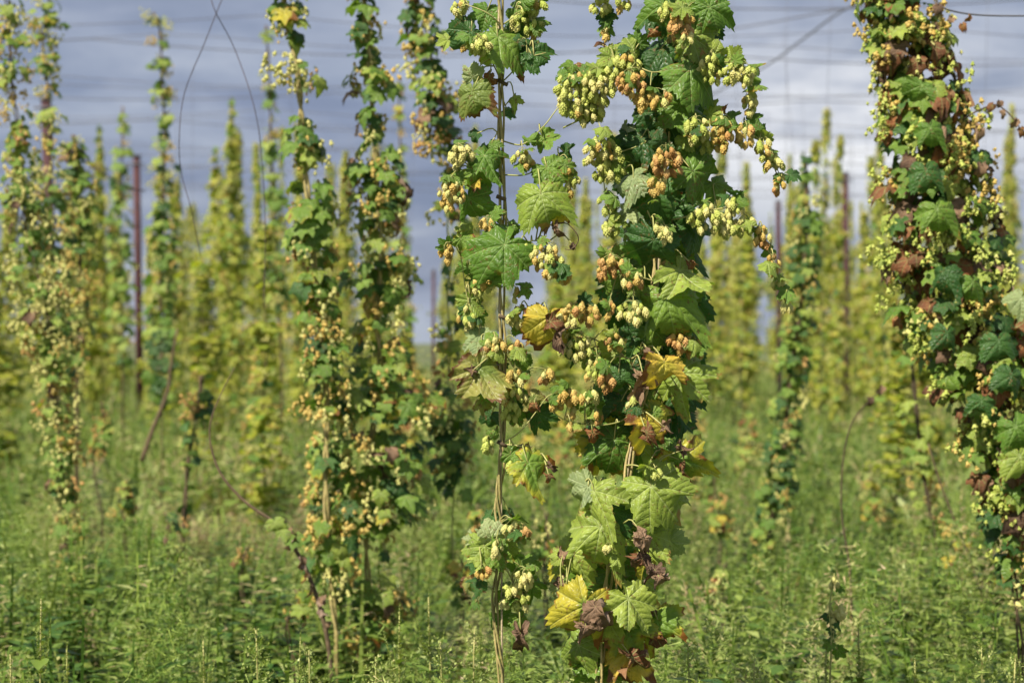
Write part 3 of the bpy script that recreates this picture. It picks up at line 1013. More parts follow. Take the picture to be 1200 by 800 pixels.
for c in [(560, 53, 34, 24, GRN, -.08), (537, 9, 20, 24, GRN, .0), (616, 26, 38, 34, GRN, .02), (627, 3, 22, 22, GRN, 0), (538, 182, 30, 24, {'pale': 1}, -.06), (529, 226, 32, 36, {'pale': .6, 'tan': .4}, -.07), (612, 186, 24, 22, MIX, -.02),
          (640, 300, 40, 30, MIX, -.07), (655, 318, 30, 24, {'pale': .5, 'tan': .5}, -.07), (622, 292, 16, 16, GRN, -.05), (523, 295, 18, 20, TAN, -.03), (668, 210, 16, 34, MIX, -.02), (602, 465, 28, 26, MIX, -.03), (600, 482, 18, 20, GRN, -.02),
          (580, 404, 22, 18, TAN, -.04), (606, 408, 18, 16, TAN, -.02), (548, 370, 22, 26, MIX, 0), (600, 619, 18, 16, {'pale': 1}, -.05), (612, 621, 16, 14, ORG, -.05), (564, 669, 26, 14, TAN, -.07), (582, 641, 16, 20, {'pale': 1}, -.08), (616, 678, 18, 24, {'pale': 1}, -.05),
          (600, 690, 18, 20, MIX, -.03), (610, 700, 18, 20, GRN, -.02), (595, 705, 12, 14, {'pale': 1}, -.03), (557, 340, 18, 22, MIX, .02), (603, 375, 16, 14, {'pale': 1}, -.02)]:
    A.cluster(*c[:5], DF + c[5], leaves=1 if c[2] < 22 else 2, cone_px=8.6)
for q in range(34):
    y = random.uniform(-30, 740)
    x = np.interp(y, [p[1] for p in pixA], [p[0] for p in pixA])
    hero(A, x + random.choice((-1, 1)) * random.uniform(8, 34), y, random.uniform(12, 28), random.uniform(-160, -20), random.choice(('green', 'green', 'light', 'dark', 'olive')), random.uniform(-.06, .1))
for (x, y, w_, h_, mx_) in [(574, 330, 16, 18, MIX), (604, 440, 20, 18, TAN), (572, 520, 14, 18, MIX), (600, 545, 14, 12, GRN), (575, 262, 16, 16, TAN), (604, 345, 14, 16, MIX), (640, 440, 18, 14, TAN), (655, 470, 18, 16, MIX)]:
    A.cluster(x, y, w_, h_, mx_, DF - .03, leaves=1, cone_px=9.5)
A.finish()

# ---------------- vine B: dense, leafy, right of centre
pixB = [(800, -170), (795, -60), (788, 30), (783, 110), (778, 190), (772, 260), (768, 330), (766, 400), (752, 470), (738, 540), (728, 600), (716, 660), (708, 720), (702, 790), (698, 850), (692, 1130)]
axB, spB = twisted(pixB, DF, 3, .009, 5.0, .0042, .0034, 1.0)
B = Vine('leafiest hop vine in sharp focus with long cone-laden side shoots, right of centre', Vector((axB[-1].x, DF, 0)), axB)
for s in spB:
    B.tubes('stem', [s], 'stem')
B.tubes('support_string', [(catmull([P(798, -170), P(782, 120), P(766, 380), P(730, 600), P(692, 1120)], 5), .0028, None, 5)], 'twine')
shootsB = [[(785, 80), (765, 85), (735, 75), (705, 85), (680, 100), (660, 115)], [(780, 150), (750, 170), (725, 180), (708, 200), (712, 250)], [(788, 45), (815, 65), (845, 72), (870, 78), (881, 100), (880, 125)],
           [(780, 140), (815, 142), (845, 142), (872, 150), (893, 168), (906, 188), (918, 215)], [(772, 260), (800, 255), (835, 246), (862, 245), (885, 262), (893, 278), (905, 305), (913, 330), (922, 360)],
           [(766, 395), (740, 420), (712, 405), (690, 395), (668, 390), (655, 378)], [(745, 465), (742, 480), (728, 493), (705, 498), (685, 497), (662, 492), (645, 480)], [(768, 330), (742, 322), (715, 312)],
           [(790, 0), (760, -12), (728, -8), (705, -8)], [(785, 60), (796, 40), (797, 22)], [(733, 545), (745, 545), (760, 552), (775, 570)], [(722, 625), (708, 612), (694, 590), (680, 570)], [(706, 740), (690, 700), (668, 693), (656, 690)],
           [(706, 700), (725, 705), (748, 696)], [(772, 280), (760, 250), (740, 210), (725, 195)], [(660, 150), (690, 135), (704, 122)], [(766, 360), (795, 370), (812, 400)], [(771, 290), (776, 232), (781, 180)]]
for s in shootsB:
    B.paths.append(catmull([P(x, y, DF + random.uniform(-.05, .0) * (j > 0)) for j, (x, y) in enumerate(s)], 6))
    B.tubes('side_shoot', [(B.paths[-1], .0023, .0012, 5)], 'stem_green')
LB = [(770, 18, 52, -125, 'green', -.06, 3), (815, 10, 44, -40, 'green', -.03, 0), (836, 20, 46, -75, 'green', -.05, 5), (822, 50, 48, -30, 'light', -.04, 1), (800, 66, 54, -60, 'dark', .03, 3), (822, 92, 66, -48, 'green', -.08, 0), (768, 66, 46, -110, 'dark', -.02, 2),
      (754, 76, 50, 230, 'dark', .03, 3), (737, 56, 34, 140, 'light', -.02, 7), (748, 45, 24, 110, 'green', 0, 1), (800, 138, 60, -75, 'green', -.05, 5), (772, 147, 58, -95, 'dark', -.02, 3), (742, 172, 56, 225, 'dark', -.03, 3), (812, 162, 32, -20, 'light', -.05, 1), (735, 148, 20, 60, 'pale', .0, 5),
      (822, 182, 36, -50, 'green', -.02, 2), (795, 175, 50, -70, 'dark', .05, 1), (780, 100, 50, -80, 'dark', .08, 3), (733, 214, 40, 215, 'pale', -.07, 5), (762, 240, 56, -100, 'dark', -.06, 3), (776, 265, 52, -80, 'dark', .03, 0), (794, 256, 48, -80, 'dark', .02, 3), (820, 277, 44, -50, 'dark', .03, 0),
      (844, 222, 40, -60, 'green', .0, 3), (824, 212, 60, -42, 'green', -.07, 6), (800, 215, 48, -60, 'dark', .04, 1), (763, 296, 56, -95, 'dark', -.10, 2), (806, 330, 62, -58, 'light', -.08, 7), (785, 366, 66, -70, 'green', -.10, 1), (742, 275, 32, -95, 'light', -.02, 2), (733, 252, 36, -110, 'pale', -.02, 4),
      (718, 336, 42, 230, 'green', .0, 4), (718, 298, 24, 80, 'light', .0, 0), (800, 300, 44, -60, 'dark', .06, 1), (745, 330, 40, -120, 'green', .05, 1), (735, 350, 34, -60, 'dark', -.02, 2), (750, 345, 26, -30, 'light', -.04, 1), (760, 395, 50, -90, 'dark', .04, 3), (745, 390, 32, 200, 'dark', -.01, 0), (772, 394, 38, -45, 'green', -.05, 5),
      (802, 380, 40, -20, 'dark', .03, 2), (808, 448, 60, -45, 'light', -.05, 7), (800, 470, 48, -60, 'dark', .02, 1), (785, 470, 50, -80, 'green', .04, 1), (727, 480, 42, -100, 'dark', -.02, 3), (726, 444, 28, -90, 'dark', -.05, 5), (745, 440, 40, -60, 'dark', .05, 1), (705, 450, 30, 200, 'green', .02, 2), (700, 478, 30, -60, 'green', .02, 7), (690, 420, 22, 30, 'light', -.02, 1),
      (712, 408, 26, 140, 'light', -.02, 2), (762, 508, 54, -80, 'yellow', -.12, 6), (775, 490, 40, -45, 'ygreen', -.08, 0), (781, 437, 52, -85, 'yellow', -.12, 10), (718, 530, 62, -95, 'green', -.02, 3), (740, 520, 50, -100, 'light', .03, 0), (803, 552, 60, -70, 'ygreen', -.03, 4), (790, 540, 44, -60, 'green', .03, 3), (775, 584, 72, -52, 'light', -.10, 0), (796, 590, 40, -50, 'light', -.06, 5),
      (690, 592, 68, -110, 'light', -.08, 5), (679, 572, 40, 200, 'pale', -.06, 0), (701, 634, 66, -95, 'light', -.10, 1), (730, 604, 36, -10, 'dark', -.06, 5), (745, 618, 44, -80, 'green', .02, 1), (772, 628, 44, -10, 'light', -.04, 5), (790, 640, 30, -60, 'pale', .0, 0), (702, 674, 84, 200, 'green', .05, 0), (668, 662, 52, -110, 'light', .0, 5), (735, 672, 60, -60, 'green', .05, 3),
      (762, 660, 36, -60, 'ygreen', -.04, 5), (679, 726, 66, -100, 'ygreen', -.10, 5), (715, 732, 52, -80, 'light', -.08, 0), (747, 714, 62, -65, 'light', -.09, 1), (738, 742, 56, -80, 'ygreen', -.05, 0), (774, 740, 56, -70, 'ygreen', -.05, 5), (673, 766, 44, -120, 'light', .0, 5), (690, 770, 50, -60, 'green', .03, 0), (715, 778, 52, -80, 'ygreen', .0, 3), (738, 778, 52, -65, 'yellow', -.04, 3),
      (662, 690, 30, -70, 'pale', .02, 5), (724, 700, 44, -40, 'green', .02, 2), (700, 795, 50, -100, 'green', .03, 0), (655, 655, 26, 230, 'light', .02, 5), (760, 690, 34, -70, 'light', .02, 1),
      (690, 82, 24, 20, 'green', -.03, 1), (670, 92, 26, 30, 'light', -.03, 2), (712, 62, 26, 130, 'light', -.01, 1), (690, 138, 26, -100, 'dark', 0, 7), (735, 95, 30, 210, 'light', -.02, 1), (720, 170, 24, 100, 'dark', 0, 5), (840, 58, 26, 60, 'light', -.03, 2), (862, 66, 26, 40, 'light', -.03, 7), (882, 82, 24, 10, 'green', -.02, 2), (886, 100, 18, -30, 'green', 0, 1),
      (838, 130, 28, 40, 'light', -.04, 7), (862, 140, 26, -20, 'green', -.04, 1), (892, 156, 18, 60, 'green', -.03, 2), (905, 182, 16, 20, 'green', -.03, 1), (914, 205, 14, 0, 'green', -.03, 2), (888, 268, 18, 60, 'green', -.03, 2), (899, 296, 18, 220, 'green', -.03, 1), (711, 36, 18, -80, 'green', .0, 2), (712, 22, 20, -60, 'dark', .0, 1)]
for (x, y, s, a, m, dd, i) in LB:
    hero(B, x, y, s, a, m, dd, i=i)
for (x, y, s, a, m, dd) in [(756, 452, 40, -90, 'brown', -.10), (748, 462, 34, -120, 'brown', -.09), (764, 418, 22, -60, 'brown', -.1), (761, 515, 34, -80, 'rust', -.15), (785, 500, 22, 10, 'brown', -.13), (804, 522, 24, 60, 'brown', -.06), (800, 560, 30, -80, 'rust', -.05), (760, 640, 42, -60, 'brown', -.12), (768, 678, 36, -80, 'brown', -.12), (750, 662, 34, -100, 'brown', -.1),
                            (745, 650, 28, 150, 'rust', -.1), (775, 682, 26, -70, 'brown', -.13), (697, 724, 52, -95, 'brown', -.13), (690, 742, 36, -70, 'brown', -.12), (662, 645, 22, 60, 'brown', .0), (656, 690, 28, -80, 'brown', .01), (772, 714, 34, -20, 'brown', -.02), (771, 752, 30, -85, 'rust', -.04), (744, 782, 44, -70, 'rust', -.08), (728, 735, 24, -90, 'brown', -.06), (698, 512, 24, -50, 'rust', -.03), (660, 715, 24, -70, 'brown', .0),
                            (702, 52, 14, 160, 'rust', .0), (680, 75, 20, 20, 'rust', 0), (797, 232, 18, -20, 'rust', -.03), (812, 312, 16, -70, 'rust', -.05), (848, 126, 14, 80, 'rust', -.05), (766, 40, 18, -90, 'rust', -.04)]:
    hero(B, x, y, s, a, m, dd)
for c in [(672, 112, 44, 56, GRN, -.05), (700, 104, 42, 44, {'green': .55, 'pale': .35, 'tan': .1}, -.07), (690, 132, 34, 32, GRN, -.04), (715, 83, 28, 28, GRN, -.04), (735, 75, 32, 26, GRN, -.03), (797, 27, 32, 38, ORG, -.12), (803, 45, 16, 20, {'pale': 1}, -.13), (740, 96, 34, 30, ORG, -.10), (762, 115, 46, 22, TAN, -.10),
          (833, 80, 28, 36, GRN, -.08), (867, 86, 38, 30, {'green': .6, 'pale': .4}, -.08), (879, 120, 17, 30, MIX, -.06), (816, 152, 24, 28, {'pale': .6, 'green': .4}, -.09), (847, 154, 24, 38, TAN, -.08), (832, 164, 22, 26, GRN, -.06), (873, 157, 18, 30, TAN, -.06), (895, 173, 20, 22, MIX, -.06), (906, 192, 18, 20, MIX, -.05), (916, 212, 14, 12, TAN, -.05), (909, 224, 7, 7, TAN, -.05),
          (780, 190, 38, 36, ORG, -.14), (770, 216, 26, 18, TAN, -.13), (707, 178, 40, 36, {'green': .6, 'pale': .3, 'tan': .1}, -.06), (710, 200, 34, 26, GRN, -.05), (712, 237, 20, 18, MIX, -.03), (715, 267, 22, 18, GRN, -.02), (826, 256, 36, 34, {'pale': .7, 'green': .3}, -.09), (850, 264, 22, 30, {'pale': .7, 'green': .3}, -.08), (860, 242, 24, 20, {'pale': .6, 'green': .4}, -.08), (872, 262, 20, 26, {'pale': .7, 'green': .3}, -.07),
          (716, 313, 32, 30, ORG, -.06), (742, 325, 28, 20, TAN, -.08), (680, 368, 50, 26, TAN, -.06), (668, 382, 26, 24, {'pale': .6, 'tan': .4}, -.06), (742, 366, 34, 24, {'pale': .6, 'green': .4}, -.08), (715, 360, 12, 18, ORG, -.07), (780, 276, 16, 20, {'pale': 1}, -.12), (772, 268, 10, 14, {'pale': 1}, -.1), (675, 406, 36, 28, {'pale': .5, 'green': .5}, -.06), (700, 432, 30, 26, MIX, -.07), (710, 446, 18, 24, ORG, -.08),
          (667, 464, 30, 16, TAN, -.04), (692, 462, 16, 16, {'pale': 1}, -.05), (668, 500, 10, 14, TAN, -.03), (670, 480, 12, 12, MIX, -.02), (702, 489, 20, 12, TAN, -.04), (742, 478, 20, 26, MIX, -.09), (808, 398, 20, 16, MIX, -.03), (815, 408, 22, 20, ORG, -.03), (705, 5, 26, 24, GRN, -.02), (730, 2, 18, 16, MIX, -.02), (711, 33, 9, 20, GRN, .0),
          (893, 277, 20, 22, TAN, -.06), (906, 310, 13, 22, TAN, -.06), (913, 331, 16, 10, {'pale': 1}, -.06), (922, 352, 11, 22, {'pale': .8, 'tan': .2}, -.06), (795, 400, 22, 20, ORG, -.05), (720, 400, 24, 20, TAN, -.06), (768, 552, 10, 9, GRN, -.1), (714, 642, 9, 9, GRN, -.1), (838, 5, 14, 18, MIX, 0), (785, 12, 24, 22, GRN, -.05)]:
    B.cluster(*c[:5], DF + c[5], leaves=(1 if c[2] < 22 else 2), cone_px=8.6)
# inner foliage round the stem that the front leaves half hide
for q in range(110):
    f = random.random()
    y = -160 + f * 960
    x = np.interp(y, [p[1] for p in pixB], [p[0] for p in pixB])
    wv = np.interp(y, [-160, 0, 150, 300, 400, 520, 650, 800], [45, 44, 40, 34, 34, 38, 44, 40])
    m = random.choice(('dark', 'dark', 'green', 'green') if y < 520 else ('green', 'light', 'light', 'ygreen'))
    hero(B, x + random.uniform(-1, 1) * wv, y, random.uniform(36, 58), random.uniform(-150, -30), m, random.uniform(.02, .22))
B.finish()


# ------------------------------------------------------------------ second and third row vines, each leaf still its own part
def mid_cluster_geo(rs):
    r_ = random.Random(rs)
    VV, FF, EE, TT = [], [], [], []
    off = 0
    V, F, E = CONE_LOW
    for _ in range(r_.randint(9, 14)):
        c = np.array([r_.gauss(0, .022), r_.gauss(0, .02), r_.gauss(0, .024)])
        s = r_.uniform(.019, .028)
        a, b = r_.gauss(0, .4), r_.gauss(0, .4)
        R = np.array(Matrix.Rotation(a, 3, 'X') @ Matrix.Rotation(b, 3, 'Y'))
        VV.append((V * np.array([1.1, 1.1, 1]) * s) @ R.T + c)
        FF += [tuple(q + off for q in f) for f in F]
        EE.append(E)
        TT.append(np.full(len(V), r_.random()))
        off += len(V)
    return np.concatenate(VV), FF, np.concatenate(EE), np.concatenate(TT)


MC_G = [mid_cluster_geo(900 + i) for i in range(5)]
_mc = {}


def mid_cluster_mesh(i, mat):
    if (i, mat) not in _mc:
        V, F, E, T = MC_G[i]
        _mc[(i, mat)] = build_mesh('hop_cluster_' + mat, V, F, M['cone_' + mat], attrs={'edge': E, 'tint': T}, smooth=False)
    return _mc[(i, mat)]


def pick(mix):
    return random.choices(list(mix.keys()), list(mix.values()))[0]


LEAFMIX = {'dark': .12, 'green': .44, 'light': .36, 'ygreen': .05, 'brown': .03}
CONEMIX = {'pale': .4, 'tan': .4, 'green': .15, 'orange': .05}


def join_part(name, items, root):
    if not items:
        return
    mats = sorted({e[1] for e in items})
    VV, FF, EE, MI, TI, UU = [], [], [], [], [], []
    off = 0
    for (V, F, E, UV), mt, m4 in items:
        A = np.array(m4)
        VV.append(V @ A[:3, :3].T + A[:3, 3])
        FF += [tuple(q + off for q in f) for f in F]
        MI += [mats.index(mt)] * len(F)
        EE.append(E)
        UU.append(UV if UV is not None else np.zeros((len(V), 2)))
        TI.append(np.full(len(V), random.random()))
        off += len(V)
    o = link(name, build_mesh(name, np.concatenate(VV), FF, mats=[M[x] for x in mats], midx=MI, uv=np.concatenate(UU),
                              attrs={'edge': np.concatenate(EE), 'tint': np.concatenate(TI)}), root)
    o['kind'] = 'stuff'


def mid_vine(label, d, pix, prof, leafmix=LEAFMIX, conemix=CONEMIX, leaf_m=.088, ldens=1.0, cdens=1.0, group='hop vines in the rows behind', stem=.007, root_px=None, stem_mat='stem_brown', nst=2):
    """pix: stem path in the photograph; prof: (y, half width px, leafiness 0..1)"""
    x_end = pix[-1][0] if root_px is None else root_px
    base = Vector(((x_end - 600) / FPX * d, d, 0))
    pts = catmull([P(x, y, d) for x, y in pix], 8) + [base + Vector((0, 0, .0))]
    v = Vine(label, base, pts, group)
    for s in range(nst):
        ph = s * 3.1
        v.tubes('stem', [([p + Vector((math.cos(i * .7 + ph) * .008, math.sin(i * .7 + ph) * .008, 0)) for i, p in enumerate(pts)], stem, stem, 5)], stem_mat)
    k = d / FPX
    prof = [(a, b * .8, c) for a, b, c in prof]
    ys = [p[1] for p in prof]
    py_ = [p[1] for p in pix]
    px_ = [p[0] for p in pix]
    yy = [p[0] for p in prof]
    y0, y1 = yy[0], yy[-1]
    lpx = leaf_m / k
    area = np.trapezoid([2 * p[1] * p[2] for p in prof], yy) if hasattr(np, 'trapezoid') else np.trapz([2 * p[1] * p[2] for p in prof], yy)
    nl = int(area / (lpx * lpx) * 3.1 * ldens)
    ncl = int(area / (lpx * lpx) * 1.3 * cdens)

    def samp():
        for _ in range(200):
            y = random.uniform(y0, y1)
            hw = np.interp(y, yy, [p[1] for p in prof])
            de = np.interp(y, yy, [p[2] for p in prof])
            if random.random() < de * hw / max(p[1] for p in prof) + .02:
                return y, hw
        return y, hw
    over, overc = [], []
    for q_ in range(nl):
        y, hw = samp()
        xs_ = np.interp(y, py_, px_)
        a = random.uniform(0, 6.283)
        rr = math.sqrt(random.random()) * .92
        ox, oy = math.cos(a) * rr * hw, math.sin(a) * rr * hw * .8
        pos = P(xs_ + ox, y, d) + Vector((0, oy * k, 0))
        out = Vector((math.cos(a), math.sin(a) * .9 - .25, 0))
        tip = out * .8 + Vector((0, 0, -random.uniform(.3, 1.3))) + rv(.2)
        nrm = out * .7 + Vector((0, -.3, .9)) + rv(.25)
        m = pick(leafmix)
        kd = 'middry' if m in ('brown', 'rust') else 'mid'
        sz = leaf_m * .72 * random.uniform(.6, 1.25) * (1.4 if kd == 'middry' else 1)
        if q_ < 290:
            v.leaf(pos, tip, nrm, sz, m, kd, petiole=False)
        else:
            gi = random.randrange(3)
            over.append(((MID_G if kd == 'mid' else MIDDRY_G)[gi], m, trs(pos - v.base, frame(tip, nrm), sz)))
    for q_ in range(ncl):
        y, hw = samp()
        xs_ = np.interp(y, py_, px_)
        a = random.uniform(0, 6.283)
        rr = random.uniform(.45, 1.05)
        pos = P(xs_ + math.cos(a) * rr * hw, y, d) + Vector((0, math.sin(a) * rr * hw * .8 * k, 0))
        s = random.uniform(.7, 1.15)
        if q_ >= 290:
            g5 = MC_G[random.randrange(5)]
            overc.append(((g5[0], g5[1], g5[2], None), 'cone_' + pick(conemix), trs(pos - v.base, Matrix.Identity(3), s)))
            continue
        oc = link('hop_cluster', mid_cluster_mesh(random.randrange(5), pick(conemix)), v.root,
                  mat4=trs(pos - v.base, Matrix.Rotation(random.uniform(0, 6.28), 3, 'Z'), s))
        oc['kind'] = 'stuff'
    join_part('inner_foliage', over, v.root)
    join_part('inner_hop_cones', overc, v.root)
    return v


mid_vine('second-row vine left of the twin pair, in separate leafy tufts on the sky', 7.2,
         [(328, -60), (335, 20), (347, 70), (352, 120), (356, 180), (364, 260), (370, 330), (377, 400), (383, 470), (382, 540), (384, 640), (394, 740)],
         [(-60, 28, 1), (42, 26, 1), (54, 5, .05), (70, 6, .05), (76, 44, 1), (96, 46, 1), (108, 6, .1), (134, 5, .05), (142, 32, 1), (180, 34, 1), (188, 5, .03), (208, 5, .03), (214, 50, 1), (240, 48, 1), (262, 34, .9), (300, 34, 1), (350, 34, .9), (420, 38, 1), (475, 40, 1), (500, 14, .2), (590, 10, .1), (610, 38, .7), (660, 40, .7), (700, 14, .1)],
         leafmix={'dark': .14, 'green': .5, 'light': .3, 'ygreen': .06}, conemix={'tan': .42, 'pale': .52, 'orange': .06}, ldens=1.5, cdens=1.5, stem_mat='stem', leaf_m=.095)
mid_vine('second-row vine with a bushy dark green lower half, just left of the bare-stemmed vine', 7.4,
         [(424, -60), (428, 20), (432, 60), (436, 120), (441, 200), (447, 290), (442, 370), (446, 440), (436, 510), (430, 580), (430, 660), (442, 760)],
         [(-60, 20, .4), (5, 18, .9), (50, 22, 1), (75, 12, .4), (85, 44, 1), (112, 42, .9), (120, 14, .4), (150, 20, .7), (165, 22, .6), (180, 36, 1), (230, 50, 1), (262, 40, .9), (275, 20, .3), (300, 55, .8), (330, 58, .9), (350, 26, .5), (400, 42, 1), (440, 52, 1), (468, 92, 1), (600, 96, 1), (620, 44, .6), (660, 24, .3), (684, 58, 1), (750, 60, .9), (770, 20, .2)],
         leafmix={'dark': .2, 'green': .5, 'light': .22, 'ygreen': .05, 'brown': .03}, ldens=1.5, cdens=1.4, stem_mat='stem', leaf_m=.095, conemix={'tan': .5, 'pale': .42, 'orange': .08})
mid_vine('vine thick at its top and bare lower down, directly left of the bare-stemmed vine', 7.9,
         [(486, -60), (496, 30), (506, 90), (514, 140), (524, 190), (526, 260), (526, 340), (528, 420), (526, 480), (530, 560), (534, 700)],
         [(-60, 30, 1), (60, 30, 1), (130, 30, 1), (178, 30, .9), (192, 12, .3), (240, 40, .3), (262, 40, .4), (290, 12, .1), (440, 22, .3), (480, 34, .9), (540, 34, .8), (580, 20, .3)],
         leafmix={'dark': .3, 'green': .45, 'light': .15, 'brown': .1}, conemix={'pale': .5, 'tan': .35, 'orange': .05}, ldens=1.7, cdens=2.0, stem=.004, stem_mat='stem_green', nst=1)
F_ = mid_vine('massive hop vine with reddish brown dried leaves at the right edge', 6.1,
              [(1035, -70), (1050, 0), (1076, 80), (1094, 180), (1106, 280), (1128, 370), (1158, 450), (1176, 540), (1184, 640), (1196, 760)],
              [(-70, 62, 1), (0, 62, 1), (60, 68, 1), (140, 76, 1), (220, 90, 1), (300, 104, 1), (400, 100, 1), (470, 76, 1), (540, 56, .9), (590, 40, .8), (640, 26, .4), (700, 18, .1)],
              leafmix={'dark': .16, 'green': .36, 'light': .18, 'brown': .18, 'rust': .24, 'ygreen': .02}, conemix={'green': .62, 'pale': .13, 'tan': .25}, ldens=2.4, cdens=2.6, leaf_m=.095, stem=.0045)
F_.tubes('side_shoot', [(catmull([P(1128, 140, 6), P(1150, 128, 6), P(1170, 124, 6), P(1192, 145, 6), P(1204, 170, 6)], 5), .003, .002, 5)], 'stem_brown')
for (x, y, s) in [(1163, 124, 20), (1174, 132, 16), (1172, 120, 14), (1191, 142, 18), (1197, 152, 18), (1100, 8, 24), (1116, 22, 14), (1128, 30, 18), (1136, 20, 14), (1150, 195, 24)]:
    F_.leaf(P(x, y, 5.95), Vector((random.gauss(0, .5), -.3, -1)), Vector((.2, -1, .3)) + rv(.3), s * 6 / FPX * .7, random.choice(('brown', 'rust')), 'middry', petiole=False)
for (x, y, s, m) in [(1085, 200, 46, 'dark'), (1098, 245, 50, 'green'), (1105, 320, 46, 'dark'), (1090, 150, 40, 'green'), (1140, 330, 44, 'green'), (1170, 400, 46, 'dark'), (1150, 470, 40, 'dark'), (1190, 500, 56, 'green'), (1195, 535, 50, 'light'), (1080, 100, 44, 'green'), (1110, 390, 40, 'dark'), (1196, 350, 40, 'pale'), (1185, 440, 44, 'dark')]:
    F_.leaf(P(x, y, 5.8), Vector((random.gauss(0, .4), -.4, -1)), Vector((0, -1, .6)) + rv(.2), s * 5.8 / FPX * .62, m, 'hero', random.choice((3, 5, 8, 9, 10, 12)), petiole=False)
mid_vine('dark green vine standing alone right of the trailing hop shoot, over open weeds', 11,
         [(944, 185), (945, 250), (942, 330), (932, 400), (924, 460), (918, 530), (905, 600), (896, 660)],
         [(185, 6, .5), (210, 10, .8), (260, 22, .9), (300, 24, .9), (400, 24, 1), (450, 26, 1), (540, 30, 1), (600, 28, .8), (660, 16, .5)],
         leafmix={'dark': .36, 'green': .48, 'light': .16}, ldens=1.7, cdens=.8)
mid_vine('thin leafy vine with yellow and orange leaves low down at the left', 9.0,
         [(4, -60), (10, 30), (14, 95), (20, 140), (26, 200), (28, 255), (38, 300), (54, 360), (63, 420), (66, 480), (74, 560), (82, 640), (84, 700)],
         [(-60, 16, .5), (20, 22, .7), (90, 24, .9), (104, 8, .1), (128, 26, .9), (146, 10, .1), (170, 28, .9), (210, 32, .9), (262, 34, .8), (300, 40, .7), (340, 46, .8), (390, 48, .9), (430, 30, .8), (500, 28, .9), (560, 24, .8), (610, 20, .7), (650, 12, .4), (680, 8, .1)],
         leafmix={'dark': .06, 'green': .40, 'light': .44, 'ygreen': .07, 'brown': .03}, conemix={'pale': .65, 'tan': .3, 'orange': .05}, ldens=1.0, cdens=1.5, leaf_m=.075, stem=.004)
mid_vine('vine of widely spaced leafy tufts in front of the leaning rust-brown post', 10.5,
         [(62, -60), (56, 10), (50, 50), (54, 90), (60, 140), (60, 190), (62, 250), (66, 330), (70, 430)],
         [(-60, 16, .5), (10, 30, .5), (28, 32, .9), (36, 8, .1), (44, 32, .9), (58, 8, .1), (74, 34, .9), (92, 10, .2), (106, 24, .9), (120, 8, .1), (136, 26, .9), (160, 14, .4), (200, 30, .7), (260, 32, .8), (340, 34, .7), (420, 24, .4)],
         conemix={'pale': .6, 'tan': .35, 'orange': .05}, ldens=1.0, cdens=1.5, leaf_m=.08, stem=.004)
mid_vine('dark leafed vine with a blunt top right of the leaning rust-brown post', 11,
         [(86, 158), (90, 200), (93, 250), (94, 310), (92, 390), (90, 470)],
         [(158, 12, .7), (190, 24, 1), (240, 26, 1), (300, 26, .9), (380, 28, .8), (460, 18, .3)], ldens=1.3, cdens=1.7)
mid_vine('narrow vine beaded with small tufts against open sky right of the dark post', 15,
         [(180, 15), (188, 40), (190, 100), (193, 150), (192, 200), (190, 270), (188, 350), (190, 430)],
         [(12, 16, .6), (30, 18, .9), (40, 6, .1), (48, 20, .9), (56, 6, .1), (76, 20, .9), (88, 6, .1), (98, 14, .8), (118, 22, .9), (128, 5, .1), (142, 18, .9), (152, 5, .1), (166, 20, .9), (178, 5, .1), (190, 22, .9), (230, 20, .7), (280, 24, .8), (340, 24, .8), (400, 18, .4)],
         leafmix={'green': .5, 'light': .35, 'dark': .15}, conemix={'pale': .5, 'tan': .4, 'green': .1}, leaf_m=.12, ldens=1.3, cdens=1.7)
mid_vine('pointed bushy vine just left of the bare dark post', 21,
         [(144, 125), (143, 200), (140, 280), (142, 360), (144, 430)],
         [(125, 4, .8), (150, 8, .8), (190, 13, .8), (220, 18, .9), (280, 20, 1), (380, 20, .9), (430, 14, .3)], leafmix={'green': .5, 'light': .4, 'dark': .1}, leaf_m=.15, cdens=1.2)
mid_vine('faint beaded vine close behind the left edge of the tufted second-row vine', 17,
         [(312, 30), (316, 100), (318, 180), (322, 260), (326, 350), (330, 430)],
         [(30, 7, .6), (60, 4, .2), (84, 10, .9), (92, 4, .1), (104, 11, .9), (116, 4, .1), (128, 12, .9), (140, 4, .1), (150, 14, .9), (180, 14, .7), (230, 18, .7), (300, 22, .8), (400, 20, .5)], leafmix={'green': .5, 'light': .4, 'dark': .1}, leaf_m=.13, cdens=1.2)
mid_vine('faint beaded vine with a yellow tip between the two second-row vines and the bare stem', 20,
         [(468, 92), (468, 130), (470, 200), (472, 300), (474, 420)],
         [(92, 4, .9), (122, 5, .9), (128, 3, .1), (136, 8, .9), (144, 3, .1), (154, 8, .9), (164, 3, .1), (176, 10, .9), (200, 12, .7), (260, 16, .8), (340, 18, .8), (420, 14, .3)], leafmix={'green': .4, 'light': .5, 'ygreen': .1}, leaf_m=.14, cdens=1.3)
mid_vine('small leafy vine stump right of the tall curved dry stem among the weeds', 9.5,
         [(1068, 420), (1074, 480), (1080, 540), (1090, 600), (1100, 660)],
         [(420, 30, .3), (470, 34, .3), (520, 20, .4), (560, 26, .6), (600, 26, .5), (650, 10, .1)], leafmix={'light': .6, 'green': .25, 'ygreen': .15}, conemix={'tan': .7, 'orange': .3}, cdens=.5)
mid_vine('short dark vine remnant low in the weeds at the left, under a thin orange-tipped one', 9.2,
         [(196, 600), (198, 640), (194, 690), (196, 740)],
         [(598, 12, .6), (630, 20, .8), (680, 18, .6), (720, 8, .2)], leafmix={'dark': .5, 'green': .4, 'brown': .1}, cdens=.5)
